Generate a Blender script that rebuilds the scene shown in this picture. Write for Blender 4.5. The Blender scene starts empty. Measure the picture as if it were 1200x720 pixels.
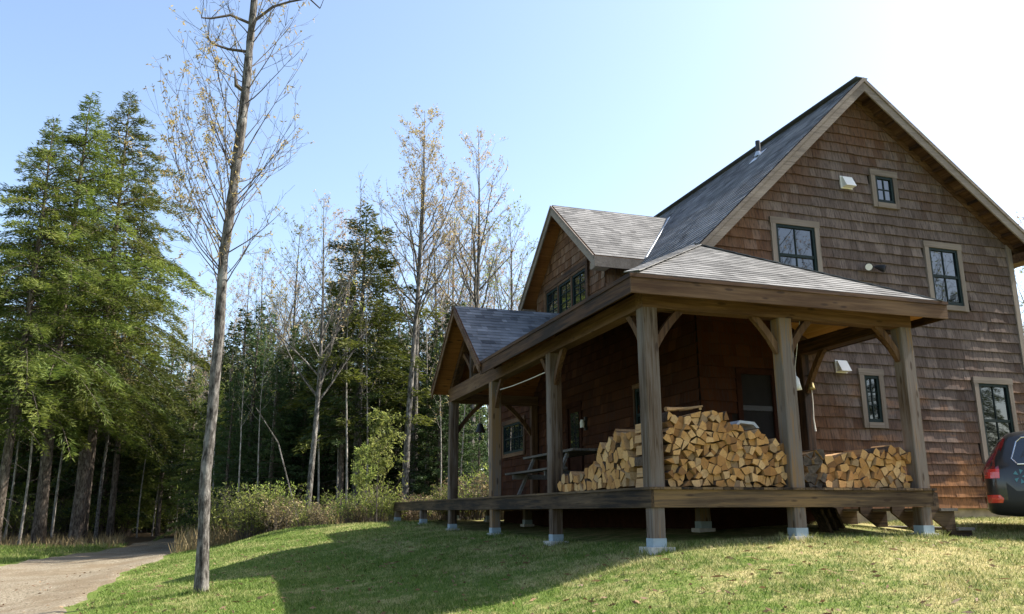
import bpy, math, random
import numpy as np
from mathutils import Vector, Matrix
random.seed(7); RNG = np.random.default_rng(7)
SC = bpy.context.scene
COL = SC.collection
R = math.radians
SUN_EL, SUN_AZ = 46.5, 93.5          # azimuth clockwise from +Y

# ------------------------------------------------------------------ camera
F, YAW, PITCH, ROLL = 979.18, .3214, .2399, -.0044
CAM = np.array([-4.7735, -9.1411, -.2782])
fw = np.array([math.sin(YAW)*math.cos(PITCH), math.cos(YAW)*math.cos(PITCH), math.sin(PITCH)])
_r = np.array([math.cos(YAW), -math.sin(YAW), 0]); _u = np.cross(_r, fw)
cr = _r*math.cos(ROLL)+_u*math.sin(ROLL); cu = -_r*math.sin(ROLL)+_u*math.cos(ROLL)
cam = bpy.data.cameras.new('camera'); co = bpy.data.objects.new('camera', cam); COL.objects.link(co)
cam.sensor_width = 36; cam.lens = F*36/1200; cam.clip_end = 3000; cam.clip_start = .05
m = Matrix.Identity(4)
for i in range(3):
    m[i][0] = cr[i]; m[i][1] = cu[i]; m[i][2] = -fw[i]; m[i][3] = CAM[i]
co.matrix_world = m; SC.camera = co

def ray(u, v): return fw+cr*(u-600)/F+cu*(360-v)/F
def onp(u, v, ax, val):
    d = ray(u, v); return CAM+d*((val-CAM[ax])/d[ax])
def px(P):
    d = np.asarray(P, float)-CAM; z = d@fw
    return 600+F*(d@cr)/z, 360-F*(d@cu)/z

# ------------------------------------------------------------------ terrain height
CP = np.array([
 (.1,.1,-.74),(2.15,.1,-.65),(4.1,.1,-.62),(.1,3.4,-.77),(.1,6.6,-.72),(.1,9.8,-.70),(.1,12.9,-.60),(.1,16.5,-.58),
 (8.4,2.3,-.42),(6.7,2.3,-.45),(11,2.3,-.42),(5.5,.2,-.63),(3,8,-.62),(6,8,-.55),(12,10,-.5),(15,0,-.55),(20,15,-.6),(8,20,-.6),(3,22,-.65),
 (2,-2.5,-.93),(5,-2.5,-.88),(0,-4.5,-1.28),(4,-6,-1.3),(9,-4,-.95),(-1.0,-1.5,-1.10),(-2,-.28,-1.27),(-2.6,-2.2,-1.36),(-4.2,1.2,-1.42),(-3.9,6,-1.32),(-5.04,5,-1.45),
 (-2.0,3.5,-1.12),(-2,7,-1.02),(-4.6,11.4,-1.22),(-2.2,11,-.88),(-1.95,13.8,-.78),(-3.2,17.3,-.80),(-4.4,16.5,-1.10),(-5.4,17,-1.45),(-4.6,20,-1.25),(-.2,18.3,-.66),(-3,24,-1.1),(-2,34,-1.3),
 (-8.9,10.3,-1.78),(-6.4,27,-1.72),(-9.6,33,-1.7),(-12,20,-1.75),(-15,35,-1.6),(-20,15,-1.7),(-7.4,7.9,-1.76),(-7.4,0,-1.78),(-4.8,-9,-1.85),(-12,-8,-1.9),
 (5,-15,-1.8),(20,-12,-1.2),(-25,-10,-2),(-30,40,-1.6),(-10,55,-1.6),(10,55,-1.2),(35,45,-1),(45,0,-1),(40,-30,-1.5),(0,-40,-2.2),(-45,0,-2)], float)
def _phi(r2): return np.where(r2 > 1e-9, .5*r2*np.log(np.maximum(r2, 1e-9)), 0)
_n = len(CP)
_K = _phi(((CP[:, None, :2]-CP[None, :, :2])**2).sum(-1))+np.eye(_n)*.15
_P = np.c_[np.ones(_n), CP[:, :2]]
_A = np.block([[_K, _P], [_P.T, np.zeros((3, 3))]])
_S = np.linalg.solve(_A, np.r_[CP[:, 2], 0, 0, 0])
def hh(x, y):
    x = np.asarray(x, float); y = np.asarray(y, float); sh = x.shape
    x = x.ravel(); y = y.ravel()
    z = _S[_n]+_S[_n+1]*x+_S[_n+2]*y
    for i in range(_n): z = z+_S[i]*_phi((x-CP[i, 0])**2+(y-CP[i, 1])**2)
    r = np.hypot(x+2, y-8); w = np.clip((r-38)/22, 0, 1); w = w*w*(3-2*w)
    z = z*(1-w)+(-1.5)*w
    z = z+.025*np.sin(x*1.7+.6*y)*np.sin(y*1.3-.4*x)*np.clip((r-3)/10, .3, 1)
    return z.reshape(sh)
def h1(x, y): return float(hh(np.array([x]), np.array([y]))[0])
def hit(u, v):
    d = ray(u, v); t = 2.0
    while t < 300:
        p = CAM+d*t
        if p[2] < h1(p[0], p[1]): return p
        t += .1 if t < 40 else .5
    return CAM+d*300
def place(u, depth):
    v = 640.
    for _ in range(8):
        p = CAM+ray(u, v)*depth
        v = px((p[0], p[1], h1(p[0], p[1])))[1]
    return p[0], p[1], h1(p[0], p[1])
def height_for(x, y, z, vtop):
    lo, hi = 0, 60
    for _ in range(40):
        md = (lo+hi)/2
        if px((x, y, z+md))[1] > vtop: lo = md
        else: hi = md
    return lo

# ------------------------------------------------------------------ materials
def newmat(name):
    mt = bpy.data.materials.new(name); mt.use_nodes = True
    nt = mt.node_tree; nt.nodes.clear()
    out = nt.nodes.new('ShaderNodeOutputMaterial'); bs = nt.nodes.new('ShaderNodeBsdfPrincipled')
    nt.links.new(bs.outputs[0], out.inputs[0])
    return mt, nt, bs, out
def N(nt, t, **kw):
    n = nt.nodes.new(t)
    for k, v in kw.items(): setattr(n, k, v)
    return n
def coords(nt, scale=(1, 1, 1), kind='Object'):
    tc = N(nt, 'ShaderNodeTexCoord'); mp = N(nt, 'ShaderNodeMapping'); mp.inputs['Scale'].default_value = scale
    nt.links.new(tc.outputs[kind], mp.inputs[0]); return mp.outputs[0]
def noise(nt, vec, scale, detail=4, rough=.55, dist=0):
    n = N(nt, 'ShaderNodeTexNoise'); n.inputs['Scale'].default_value = scale; n.inputs['Detail'].default_value = detail
    n.inputs['Roughness'].default_value = rough; n.inputs['Distortion'].default_value = dist
    if vec is not None: nt.links.new(vec, n.inputs['Vector'])
    return n.outputs['Fac']
def ramp(nt, fac, stops):
    n = N(nt, 'ShaderNodeValToRGB'); e = n.color_ramp.elements
    while len(e) < len(stops): e.new(.5)
    for i, (p, c) in enumerate(stops): e[i].position = p; e[i].color = (*c, 1)
    nt.links.new(fac, n.inputs[0]); return n.outputs[0]
def mixc(nt, fac, a, b, mode='MIX'):
    n = N(nt, 'ShaderNodeMix', data_type='RGBA', blend_type=mode)
    for s, v in ((n.inputs[0], fac), (n.inputs[6], a), (n.inputs[7], b)):
        if hasattr(v, 'is_linked'): nt.links.new(v, s)
        elif isinstance(v, tuple): s.default_value = (*v, 1)
        else: s.default_value = v
    return n.outputs[2]
def math_(nt, op, a, b=None, c=None, clamp=False):
    n = N(nt, 'ShaderNodeMath', operation=op, use_clamp=clamp)
    for s, v in zip(n.inputs, (a, b, c)):
        if v is None: continue
        if hasattr(v, 'is_linked'): nt.links.new(v, s)
        else: s.default_value = v
    return n.outputs[0]
def maprange(nt, v, a, b, c=0., d=1.):
    n = N(nt, 'ShaderNodeMapRange'); nt.links.new(v, n.inputs[0])
    for i, x in enumerate((a, b, c, d)): n.inputs[i+1].default_value = x
    return n.outputs[0]
def bump(nt, bs, hgt, strength=.4, dist=.01):
    b = N(nt, 'ShaderNodeBump'); b.inputs['Strength'].default_value = strength; b.inputs['Distance'].default_value = dist
    nt.links.new(hgt, b.inputs['Height']); nt.links.new(b.outputs[0], bs.inputs['Normal'])
def attr(nt, name='tint'):
    a = N(nt, 'ShaderNodeAttribute', attribute_name=name); return a.outputs['Fac']
def spec(bs, v): bs.inputs['Specular IOR Level'].default_value = v
def wpos(nt):
    g = N(nt, 'ShaderNodeNewGeometry'); s = N(nt, 'ShaderNodeSeparateXYZ'); nt.links.new(g.outputs['Position'], s.inputs[0]); return g.outputs['Position'], s.outputs

def wood(name, stops, axis, rough=.75, knots=True):
    mt, nt, bs, _ = newmat(name)
    sc = {'x': (1.2, 26, 26), 'y': (26, 1.2, 26), 'z': (26, 26, 1.2)}[axis]
    v = coords(nt, sc); g = noise(nt, v, 1, 5, .65, .6)
    big = noise(nt, coords(nt, tuple(s*.12 if s > 5 else s*.6 for s in sc)), 1, 3)
    f = math_(nt, 'ADD', math_(nt, 'MULTIPLY', g, .6), math_(nt, 'MULTIPLY', big, .5))
    t = math_(nt, 'ADD', f, math_(nt, 'MULTIPLY', math_(nt, 'SUBTRACT', attr(nt), .5), .25))
    c = ramp(nt, t, stops)
    ck = noise(nt, coords(nt, tuple(s*2.2 if s > 5 else s*.8 for s in sc)), 1, 3, .5)
    crack = maprange(nt, ck, .64, .72)
    c = mixc(nt, math_(nt, 'MULTIPLY', crack, .6), c, (.02, .014, .01))
    if knots:
        vo = N(nt, 'ShaderNodeTexVoronoi'); vo.inputs['Scale'].default_value = 1
        nt.links.new(coords(nt, tuple(9 if s > 5 else 2.6 for s in sc)), vo.inputs['Vector'])
        k = maprange(nt, vo.outputs['Distance'], .20, .12)
        c = mixc(nt, math_(nt, 'MULTIPLY', k, .75), c, (.035, .018, .01))
    nt.links.new(c, bs.inputs['Base Color']); bs.inputs['Roughness'].default_value = rough; spec(bs, .25)
    bump(nt, bs, g, .35, .006); return mt
POST = [(.37, (.022, .014, .009)), (.46, (.082, .052, .032)), (.54, (.125, .095, .075)), (.62, (.14, .118, .105)), (.72, (.20, .118, .055))]
BEAM = [(.38, (.016, .008, .004)), (.5, (.060, .028, .012)), (.62, (.098, .052, .025)), (.76, (.155, .09, .046))]
RIM = [(.40, (.010, .006, .004)), (.5, (.052, .031, .016)), (.60, (.092, .060, .034)), (.74, (.19, .115, .05))]
CEDAR = [(.3, (.11, .040, .012)), (.5, (.20, .078, .022)), (.7, (.29, .125, .038))]
TRIM = [(.3, (.10, .077, .060)), (.5, (.165, .132, .105)), (.7, (.23, .19, .155))]
M = {}
for a in 'xyz':
    M['pine'+a] = wood('bounce_lit_board_'+a, [(.3, (.30, .125, .035)), (.5, (.44, .21, .065)), (.7, (.54, .29, .10))], a)  # cedar tone brightened: bounced light put into the porch ceiling colour
    M['post'+a] = wood('weathered_post_wood_'+a, POST, a); M['beam'+a] = wood('timber_beam_wood_'+a, BEAM, a)
    M['rim'+a] = wood('deck_rim_wood_'+a, RIM, a); M['cedar'+a] = wood('cedar_board_'+a, CEDAR, a)
    M['trim'+a] = wood('weathered_trim_'+a, TRIM, a, knots=False)

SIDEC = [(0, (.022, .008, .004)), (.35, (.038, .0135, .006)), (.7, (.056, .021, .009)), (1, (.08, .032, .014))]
def mat_shingle(name, weather):
    mt, nt, bs, _ = newmat(name)
    t = attr(nt); P, s = wpos(nt)
    streak = noise(nt, coords(nt, (34, 34, 2.2)), 1, 5, .65)
    warm = ramp(nt, t, [(0, (.080, .040, .022)), (.35, (.128, .066, .038)), (.7, (.175, .097, .058)), (1, (.24, .142, .088))])
    grey = ramp(nt, t, [(0, (.060, .042, .035)), (.4, (.115, .086, .073)), (.75, (.175, .135, .115)), (1, (.25, .20, .165))])
    if weather:
        # greyed boards in the open middle of the gable; redder where the eaves and the porch keep the rain off
        n = noise(nt, coords(nt, (.55, .55, .75)), 1, 4, .6)
        up = maprange(nt, s[2], 4.9, 7.2, 0, .55)
        low = maprange(nt, s[2], 1.7, .2, 0, .75)
        lft = maprange(nt, s[0], 5.2, 3.2, 0, .6)
        w = math_(nt, 'SUBTRACT', math_(nt, 'SUBTRACT', math_(nt, 'ADD', n, .35), up), math_(nt, 'ADD', low, lft))
        w = math_(nt, 'ADD', w, math_(nt, 'MULTIPLY', math_(nt, 'SUBTRACT', t, .5), .55))
        w = maprange(nt, w, .2, .75)
        c = mixc(nt, w, warm, grey)
        oc = noise(nt, coords(nt, (1.1, 1.1, 3.2)), 1, 3)
        om = math_(nt, 'MULTIPLY', maprange(nt, oc, .5, .62), maprange(nt, s[2], 2.2, .9))
        c = mixc(nt, math_(nt, 'MULTIPLY', om, .75), c, (.34, .165, .075))
        # behind the porch: unweathered stain colour, with the porch shade darkened into it
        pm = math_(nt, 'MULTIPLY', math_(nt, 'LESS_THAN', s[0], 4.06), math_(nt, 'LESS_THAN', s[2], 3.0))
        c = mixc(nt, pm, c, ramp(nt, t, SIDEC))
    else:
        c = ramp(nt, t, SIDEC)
    c = mixc(nt, math_(nt, 'MULTIPLY', maprange(nt, streak, .45, .68), .75), c, (.035, .027, .025))
    nt.links.new(c, bs.inputs['Base Color']); bs.inputs['Roughness'].default_value = .9; spec(bs, .05)
    bump(nt, bs, streak, .35, .006); return mt
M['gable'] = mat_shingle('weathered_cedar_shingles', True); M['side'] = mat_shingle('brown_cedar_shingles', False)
def mat_roof(name, a, b, c3):
    mt, nt, bs, _ = newmat(name); t = attr(nt)
    c = ramp(nt, t, [(0, a), (.5, b), (1, c3)])
    g = noise(nt, coords(nt), 160, 2); g2 = noise(nt, coords(nt), 1.3, 4)
    c = mixc(nt, math_(nt, 'MULTIPLY', g, .55), c, tuple(x*.35 for x in b))
    c = mixc(nt, math_(nt, 'MULTIPLY', maprange(nt, g2, .45, .7), .3), c, tuple(x*1.35 for x in c3))
    nt.links.new(c, bs.inputs['Base Color']); bs.inputs['Roughness'].default_value = .9; spec(bs, .2); bump(nt, bs, g, .4, .003); return mt
M['roof'] = mat_roof('asphalt_shingles', (.085, .083, .082), (.148, .144, .14), (.23, .224, .217))
M['roof_shaded'] = mat_roof('shade_toned_asphalt_shingles', (.05, .053, .06), (.125, .13, .142), (.25, .255, .27))  # same shingles, darker and bluer: shade of main and entry slopes painted in
def plain(name, c, rough=.6, sp=.3, metal=0, var=.15, sc=6):
    mt, nt, bs, _ = newmat(name)
    n = noise(nt, coords(nt), sc, 4)
    nt.links.new(ramp(nt, n, [(.3, tuple(x*(1-var) for x in c)), (.7, tuple(min(1, x*(1+var)) for x in c))]), bs.inputs['Base Color'])
    bs.inputs['Roughness'].default_value = rough; bs.inputs['Metallic'].default_value = metal; spec(bs, sp); return mt
M['green'] = plain('dark_green_frame', (.004, .014, .013), .6, .2)
M['flash'] = plain('metal_flashing', (.5, .52, .54), .4, .5, .6)
M['dark'] = plain('dark_metal', (.02, .02, .022), .5, .4)
M['white'] = plain('white_plastic', (.70, .69, .66), .5, .4, var=.06)
M['grey_plastic'] = plain('grey_plastic', (.45, .46, .48), .5)
M['brass'] = plain('aged_brass', (.35, .27, .12), .4, .5, .8)
M['rope'] = plain('pale_rope', (.6, .56, .5), .8)
M['conc'] = plain('stained_concrete', (.34, .28, .20), .9, .2, var=.35, sc=5)
M['foot'] = plain('footing_concrete', (.44, .42, .39), .9, .2, var=.22, sc=14)
M['primer'] = plain('blue_grey_post_base', (.26, .32, .36), .8, .2)
M['dirt_dark'] = plain('dim_interior', (.018, .014, .012), .9, .1)
M['door'] = plain('brown_door_paint', (.026, .010, .006), .85, .06, var=.3)
M['doorpanel'] = plain('dark_door_panel', (.012, .011, .011), .7, .1)
M['bench'] = wood('grey_bench_boards', [(.3, (.04, .036, .032)), (.5, (.09, .08, .07)), (.75, (.15, .135, .12))], 'y')
def glass():
    mt, nt, bs, _ = newmat('window_glass'); bs.inputs['Base Color'].default_value = (.012, .014, .015, 1)
    bs.inputs['Roughness'].default_value = .015; bs.inputs['IOR'].default_value = 1.9
    bump(nt, bs, noise(nt, coords(nt), 1.3, 1), .05, .02); return mt
M['glass'] = glass()
def mat_end():
    mt, nt, bs, _ = newmat('split_log_end_grain')
    oi = N(nt, 'ShaderNodeObjectInfo')
    c = ramp(nt, oi.outputs['Random'], [(0, (.17, .085, .035)), (.15, (.34, .165, .055)), (.4, (.45, .235, .08)), (.65, (.53, .30, .115)), (.85, (.60, .38, .18)), (1, (.22, .15, .09))])
    n = noise(nt, coords(nt), 38, 4, .7); n2 = noise(nt, coords(nt), 9, 3)
    c = mixc(nt, math_(nt, 'MULTIPLY', maprange(nt, n, .45, .75), .5), c, (.16, .09, .045))
    c = mixc(nt, math_(nt, 'MULTIPLY', maprange(nt, n2, .55, .75), .45), c, (.25, .115, .045))
    nt.links.new(c, bs.inputs['Base Color']); bs.inputs['Roughness'].default_value = .85; spec(bs, .15); bump(nt, bs, n, .6, .008); return mt
M['end'] = mat_end()
M['split'] = wood('split_log_side', [(.3, (.22, .11, .045)), (.5, (.38, .22, .10)), (.75, (.50, .32, .16))], 'y', knots=False)
M['bark'] = plain('log_bark', (.085, .06, .045), .95, .1, var=.5, sc=30)
M['logdark'] = plain('weathered_log_grey', (.085, .068, .055), .95, .1, var=.5, sc=22)
def mat_leaf(name, stops, trans=.35, big=.35):
    mt, nt, bs, out = newmat(name); t = attr(nt)
    bn = noise(nt, coords(nt), .35, 3)
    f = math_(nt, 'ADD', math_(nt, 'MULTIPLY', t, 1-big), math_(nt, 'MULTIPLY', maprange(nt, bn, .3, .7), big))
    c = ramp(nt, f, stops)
    oi = N(nt, 'ShaderNodeObjectInfo')
    hs = N(nt, 'ShaderNodeHueSaturation'); nt.links.new(c, hs.inputs['Color'])
    nt.links.new(maprange(nt, oi.outputs['Random'], 0, 1, .75, 1.25), hs.inputs['Value'])
    nt.links.new(maprange(nt, oi.outputs['Random'], 0, 1, .485, .512), hs.inputs['Hue'])
    c = hs.outputs[0]
    nt.links.new(c, bs.inputs['Base Color']); bs.inputs['Roughness'].default_value = .65; spec(bs, .25)
    tr = N(nt, 'ShaderNodeBsdfTranslucent'); nt.links.new(c, tr.inputs[0])
    mx = N(nt, 'ShaderNodeMixShader'); mx.inputs[0].default_value = trans
    nt.links.new(bs.outputs[0], mx.inputs[1]); nt.links.new(tr.outputs[0], mx.inputs[2]); nt.links.new(mx.outputs[0], out.inputs[0]); return mt
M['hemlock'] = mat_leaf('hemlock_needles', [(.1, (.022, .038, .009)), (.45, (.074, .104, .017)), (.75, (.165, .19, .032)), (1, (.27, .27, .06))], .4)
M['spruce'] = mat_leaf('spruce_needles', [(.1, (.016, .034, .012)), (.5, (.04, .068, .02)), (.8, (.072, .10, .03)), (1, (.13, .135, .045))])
M['bud_y'] = mat_leaf('young_yellow_leaves', [(.1, (.26, .18, .065)), (.5, (.40, .31, .12)), (.8, (.42, .38, .16)), (1, (.42, .29, .17))], .5)
M['bud_p'] = mat_leaf('young_pink_leaves', [(.1, (.24, .15, .09)), (.5, (.36, .25, .15)), (.8, (.40, .32, .17)), (1, (.42, .28, .2))], .5)
M['bud_g'] = mat_leaf('young_green_leaves', [(.1, (.10, .13, .03)), (.5, (.20, .24, .055)), (.8, (.30, .31, .08)), (1, (.36, .33, .12))], .5)
M['bush'] = mat_leaf('bush_leaves', [(.1, (.07, .105, .018)), (.5, (.19, .24, .045)), (.8, (.34, .36, .08)), (1, (.42, .39, .13))], .4)
M['dead_leaf'] = mat_leaf('dead_leaves', [(.1, (.10, .055, .028)), (.5, (.20, .12, .06)), (1, (.34, .24, .14))], .2)
M['straw'] = mat_leaf('dry_stems', [(.1, (.12, .085, .04)), (.5, (.22, .16, .075)), (.8, (.3, .23, .12)), (1, (.16, .17, .05))], .2)
def mat_bark(name, a, b, c3):
    mt, nt, bs, _ = newmat(name)
    n = noise(nt, coords(nt, (9, 9, 2.6)), 2.0, 6, .7); n2 = noise(nt, coords(nt, (4, 4, 2.0)), 1.6, 4)
    c = ramp(nt, n, [(.38, a), (.5, b), (.63, c3)])
    c = mixc(nt, math_(nt, 'MULTIPLY', maprange(nt, n2, .52, .68), .55), c, tuple(min(1, x*1.5+.02) for x in c3))
    nt.links.new(c, bs.inputs['Base Color']); bs.inputs['Roughness'].default_value = .95; spec(bs, .1); bump(nt, bs, n, .9, .03); return mt
M['bark_grey'] = mat_bark('grey_maple_bark', (.024, .021, .018), (.086, .077, .068), (.20, .185, .165))
M['bark_dark'] = mat_bark('brown_conifer_bark', (.035, .027, .022), (.085, .066, .052), (.15, .125, .10))
M['bark_pale'] = mat_bark('pale_aspen_bark', (.12, .10, .085), (.24, .215, .185), (.36, .33, .29))
M['twig'] = plain('twig_bark', (.095, .078, .064), .9, .1, var=.3, sc=3)

def mat_ground():
    mt, nt, bs, _ = newmat('lawn_soil'); P, s = wpos(nt)
    n1 = noise(nt, P, .8, 5, .6); n2 = noise(nt, P, 4.2, 6, .75); n3 = noise(nt, P, 40, 3)
    green = ramp(nt, n3, [(.3, (.045, .075, .013)), (.55, (.09, .13, .022)), (.75, (.14, .175, .04))])
    straw = ramp(nt, n3, [(.3, (.18, .14, .06)), (.55, (.32, .27, .12)), (.75, (.44, .38, .20))])
    dry = math_(nt, 'ADD', maprange(nt, n1, .42, .6, 0, .45), maprange(nt, n2, .44, .58, 0, .6))
    side = maprange(nt, s[0], -2.5, 1.5, -.4, .14)
    w = math_(nt, 'ADD', dry, side, clamp=True)
    c = mixc(nt, w, green, straw)
    b = math_(nt, 'MULTIPLY', maprange(nt, noise(nt, P, 1.7, 4, .7), .66, .73), maprange(nt, n2, .4, .6))
    c = mixc(nt, b, c, (.15, .085, .04))
    # forest floor: leaf litter well beyond the lawn
    litter = ramp(nt, n3, [(.3, (.035, .025, .014)), (.55, (.075, .052, .028)), (.75, (.12, .088, .045))])
    far = maprange(nt, math_(nt, 'SUBTRACT', math_(nt, 'ADD', s[1], math_(nt, 'MULTIPLY', n1, 3)), maprange(nt, s[0], -6, -7.5, 0, 10)), 23, 25)
    c = mixc(nt, far, c, litter)
    nt.links.new(c, bs.inputs['Base Color']); bs.inputs['Roughness'].default_value = .95; spec(bs, .1); bump(nt, bs, n3, .6, .03); return mt
M['ground'] = mat_ground()
def mat_drive():
    mt, nt, bs, _ = newmat('dirt_gravel'); P, s = wpos(nt)
    n1 = noise(nt, P, .9, 5, .6); n3 = noise(nt, P, 25, 4, .7)
    c = ramp(nt, n3, [(.38, (.075, .060, .040)), (.5, (.18, .148, .102)), (.64, (.30, .262, .195))])
    c = mixc(nt, maprange(nt, n1, .46, .6, 0, .65), c, (.13, .095, .058))
    nt.links.new(c, bs.inputs['Base Color']); bs.inputs['Roughness'].default_value = .95; spec(bs, .1); bump(nt, bs, n3, .8, .03); return mt
M['drive'] = mat_drive()
M['grass'] = None
def mat_grass():
    mt, nt, bs, out = newmat('grass_blades'); t = attr(nt); P, s = wpos(nt)
    n1 = noise(nt, P, .8, 5, .6); n2 = noise(nt, P, 4.2, 6, .75)
    green = ramp(nt, t, [(0, (.048, .092, .013)), (.5, (.105, .17, .025)), (1, (.185, .24, .052))])
    straw = ramp(nt, t, [(0, (.20, .18, .06)), (.5, (.38, .34, .14)), (1, (.52, .47, .24))])
    dry = math_(nt, 'ADD', maprange(nt, n1, .42, .6, 0, .42), maprange(nt, n2, .44, .58, 0, .6))
    w = math_(nt, 'ADD', math_(nt, 'ADD', dry, maprange(nt, s[0], -2.5, 1.8, -.45, .10)), math_(nt, 'MULTIPLY', math_(nt, 'SUBTRACT', t, .5), .5), clamp=True)
    c = mixc(nt, w, green, straw)
    nt.links.new(c, bs.inputs['Base Color']); bs.inputs['Roughness'].default_value = .7; spec(bs, .2)
    tr = N(nt, 'ShaderNodeBsdfTranslucent'); nt.links.new(c, tr.inputs[0])
    mx = N(nt, 'ShaderNodeMixShader'); mx.inputs[0].default_value = .3
    nt.links.new(bs.outputs[0], mx.inputs[1]); nt.links.new(tr.outputs[0], mx.inputs[2]); nt.links.new(mx.outputs[0], out.inputs[0]); return mt
M['grass'] = mat_grass()

# ------------------------------------------------------------------ mesh helpers
def tag(o, label=None, cat=None, group=None, kind=None):
    if label: o['label'] = label
    if cat: o['category'] = cat
    if group: o['group'] = group
    if kind: o['kind'] = kind
    return o
def empty(name, loc, label, cat, group=None):
    o = bpy.data.objects.new(name, None); o.location = loc; o.empty_display_size = .2; COL.objects.link(o)
    return tag(o, label, cat, group)
def origin(o):
    v = Vector((0, 0, 0))
    while o is not None: v = v+o.location; o = o.parent
    return v
class MB:
    def __init__(s): s.v = []; s.f = []; s.m = []; s.t = []
    def face(s, pts, mi=0, t=.5):
        b = len(s.v); s.v += [tuple(p) for p in pts]; s.f.append(tuple(range(b, b+len(pts)))); s.m.append(mi); s.t.append(t)
    def hexa(s, c, mi=0, t=None):      # 8 corners: bottom 4 ccw, top 4 ccw
        t = random.random() if t is None else t
        b = len(s.v); s.v += [tuple(p) for p in c]
        for q in ((3, 2, 1, 0), (4, 5, 6, 7), (0, 1, 5, 4), (1, 2, 6, 5), (2, 3, 7, 6), (3, 0, 4, 7)):
            s.f.append(tuple(b+i for i in q)); s.m.append(mi); s.t.append(t)
    def box(s, x0, x1, y0, y1, z0, z1, mi=0, t=None, bev=0):
        if bev:
            return s.prism([(x0+bev, y0), (x1-bev, y0), (x1, y0+bev), (x1, y1-bev), (x1-bev, y1), (x0+bev, y1), (x0, y1-bev), (x0, y0+bev)], z0, z1, mi, t)
        s.hexa([(x0, y0, z0), (x1, y0, z0), (x1, y1, z0), (x0, y1, z0), (x0, y0, z1), (x1, y0, z1), (x1, y1, z1), (x0, y1, z1)], mi, t)
    def prism(s, poly, z0, z1, mi=0, t=None, f=lambda a, b, c: (a, b, c), side=None):
        t = random.random() if t is None else t; n = len(poly); b = len(s.v)
        s.v += [f(a, c, z0) for a, c in poly]+[f(a, c, z1) for a, c in poly]
        s.f.append(tuple(b+i for i in reversed(range(n)))); s.m.append(mi); s.t.append(t)
        s.f.append(tuple(b+n+i for i in range(n))); s.m.append(mi); s.t.append(t)
        for i in range(n):
            j = (i+1) % n; s.f.append((b+i, b+j, b+n+j, b+n+i)); s.m.append(mi if side is None else side[i]); s.t.append(t)
    def beam(s, a, b, w, h, up=(0, 0, 1), mi=0, t=None):
        a = np.array(a, float); b = np.array(b, float); d = b-a; d /= np.linalg.norm(d)
        sd = np.cross(d, up); sd /= np.linalg.norm(sd); u = np.cross(sd, d)
        c = []
        for p in (a, b):
            c.append([p-sd*w/2-u*h/2, p+sd*w/2-u*h/2, p+sd*w/2+u*h/2, p-sd*w/2+u*h/2])
        s.hexa(c[0]+c[1], mi, t)
    def tube(s, pts, rad, n=5, mi=0, t=.5, cap=True):
        pts = np.array(pts, float); k = len(pts); b = len(s.v)
        ref = np.array([1., 0, 0]) if abs((pts[-1]-pts[0])[0]) < .8*np.linalg.norm(pts[-1]-pts[0]) else np.array([0, 1., 0])
        for i in range(k):
            d = pts[min(i+1, k-1)]-pts[max(i-1, 0)]; d = d/(np.linalg.norm(d)+1e-9)
            e1 = np.cross(d, ref); e1 /= np.linalg.norm(e1)+1e-9; e2 = np.cross(d, e1)
            for j in range(n):
                a = 2*math.pi*j/n; s.v.append(tuple(pts[i]+(e1*math.cos(a)+e2*math.sin(a))*rad[i]))
        for i in range(k-1):
            for j in range(n):
                j2 = (j+1) % n; s.f.append((b+i*n+j, b+i*n+j2, b+(i+1)*n+j2, b+(i+1)*n+j)); s.m.append(mi); s.t.append(t)
        if cap:
            s.f.append(tuple(b+(k-1)*n+j for j in range(n))); s.m.append(mi); s.t.append(t)
            s.f.append(tuple(b+j for j in reversed(range(n)))); s.m.append(mi); s.t.append(t)
    def disc_lathe(s, prof, c, n=16, mi=0, t=.5, ax=2):   # prof list of (r, z)
        b = len(s.v); k = len(prof)
        for r, z in prof:
            for j in range(n):
                a = 2*math.pi*j/n; p = [r*math.cos(a), r*math.sin(a), z]
                if ax == 0: p = [p[2], p[0], p[1]]
                if ax == 1: p = [p[0], p[2], p[1]]
                s.v.append((c[0]+p[0], c[1]+p[1], c[2]+p[2]))
        for i in range(k-1):
            for j in range(n):
                j2 = (j+1) % n; s.f.append((b+i*n+j, b+i*n+j2, b+(i+1)*n+j2, b+(i+1)*n+j)); s.m.append(mi); s.t.append(t)
        s.f.append(tuple(b+j for j in reversed(range(n)))); s.m.append(mi); s.t.append(t)
        s.f.append(tuple(b+(k-1)*n+j for j in range(n))); s.m.append(mi); s.t.append(t)
    def mesh(s, name, mats, org=(0, 0, 0), smooth=False):
        me = bpy.data.meshes.new(name)
        v = np.array(s.v, float)-np.array(org, float)
        me.from_pydata(v.tolist(), [], s.f)
        for mt in mats: me.materials.append(mt)
        me.polygons.foreach_set('material_index', s.m)
        a = me.attributes.new('tint', 'FLOAT', 'FACE'); a.data.foreach_set('value', s.t)
        if smooth: me.polygons.foreach_set('use_smooth', [True]*len(s.f))
        me.update(); return me
    def build(s, name, mats, parent=None, loc=None, smooth=False):
        if not isinstance(mats, (list, tuple)): mats = [mats]
        org = origin(parent) if parent else Vector(loc or (0, 0, 0))
        o = bpy.data.objects.new(name, s.mesh(name, mats, org, smooth)); COL.objects.link(o)
        if parent: o.parent = parent
        elif loc: o.location = loc
        return o
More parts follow.
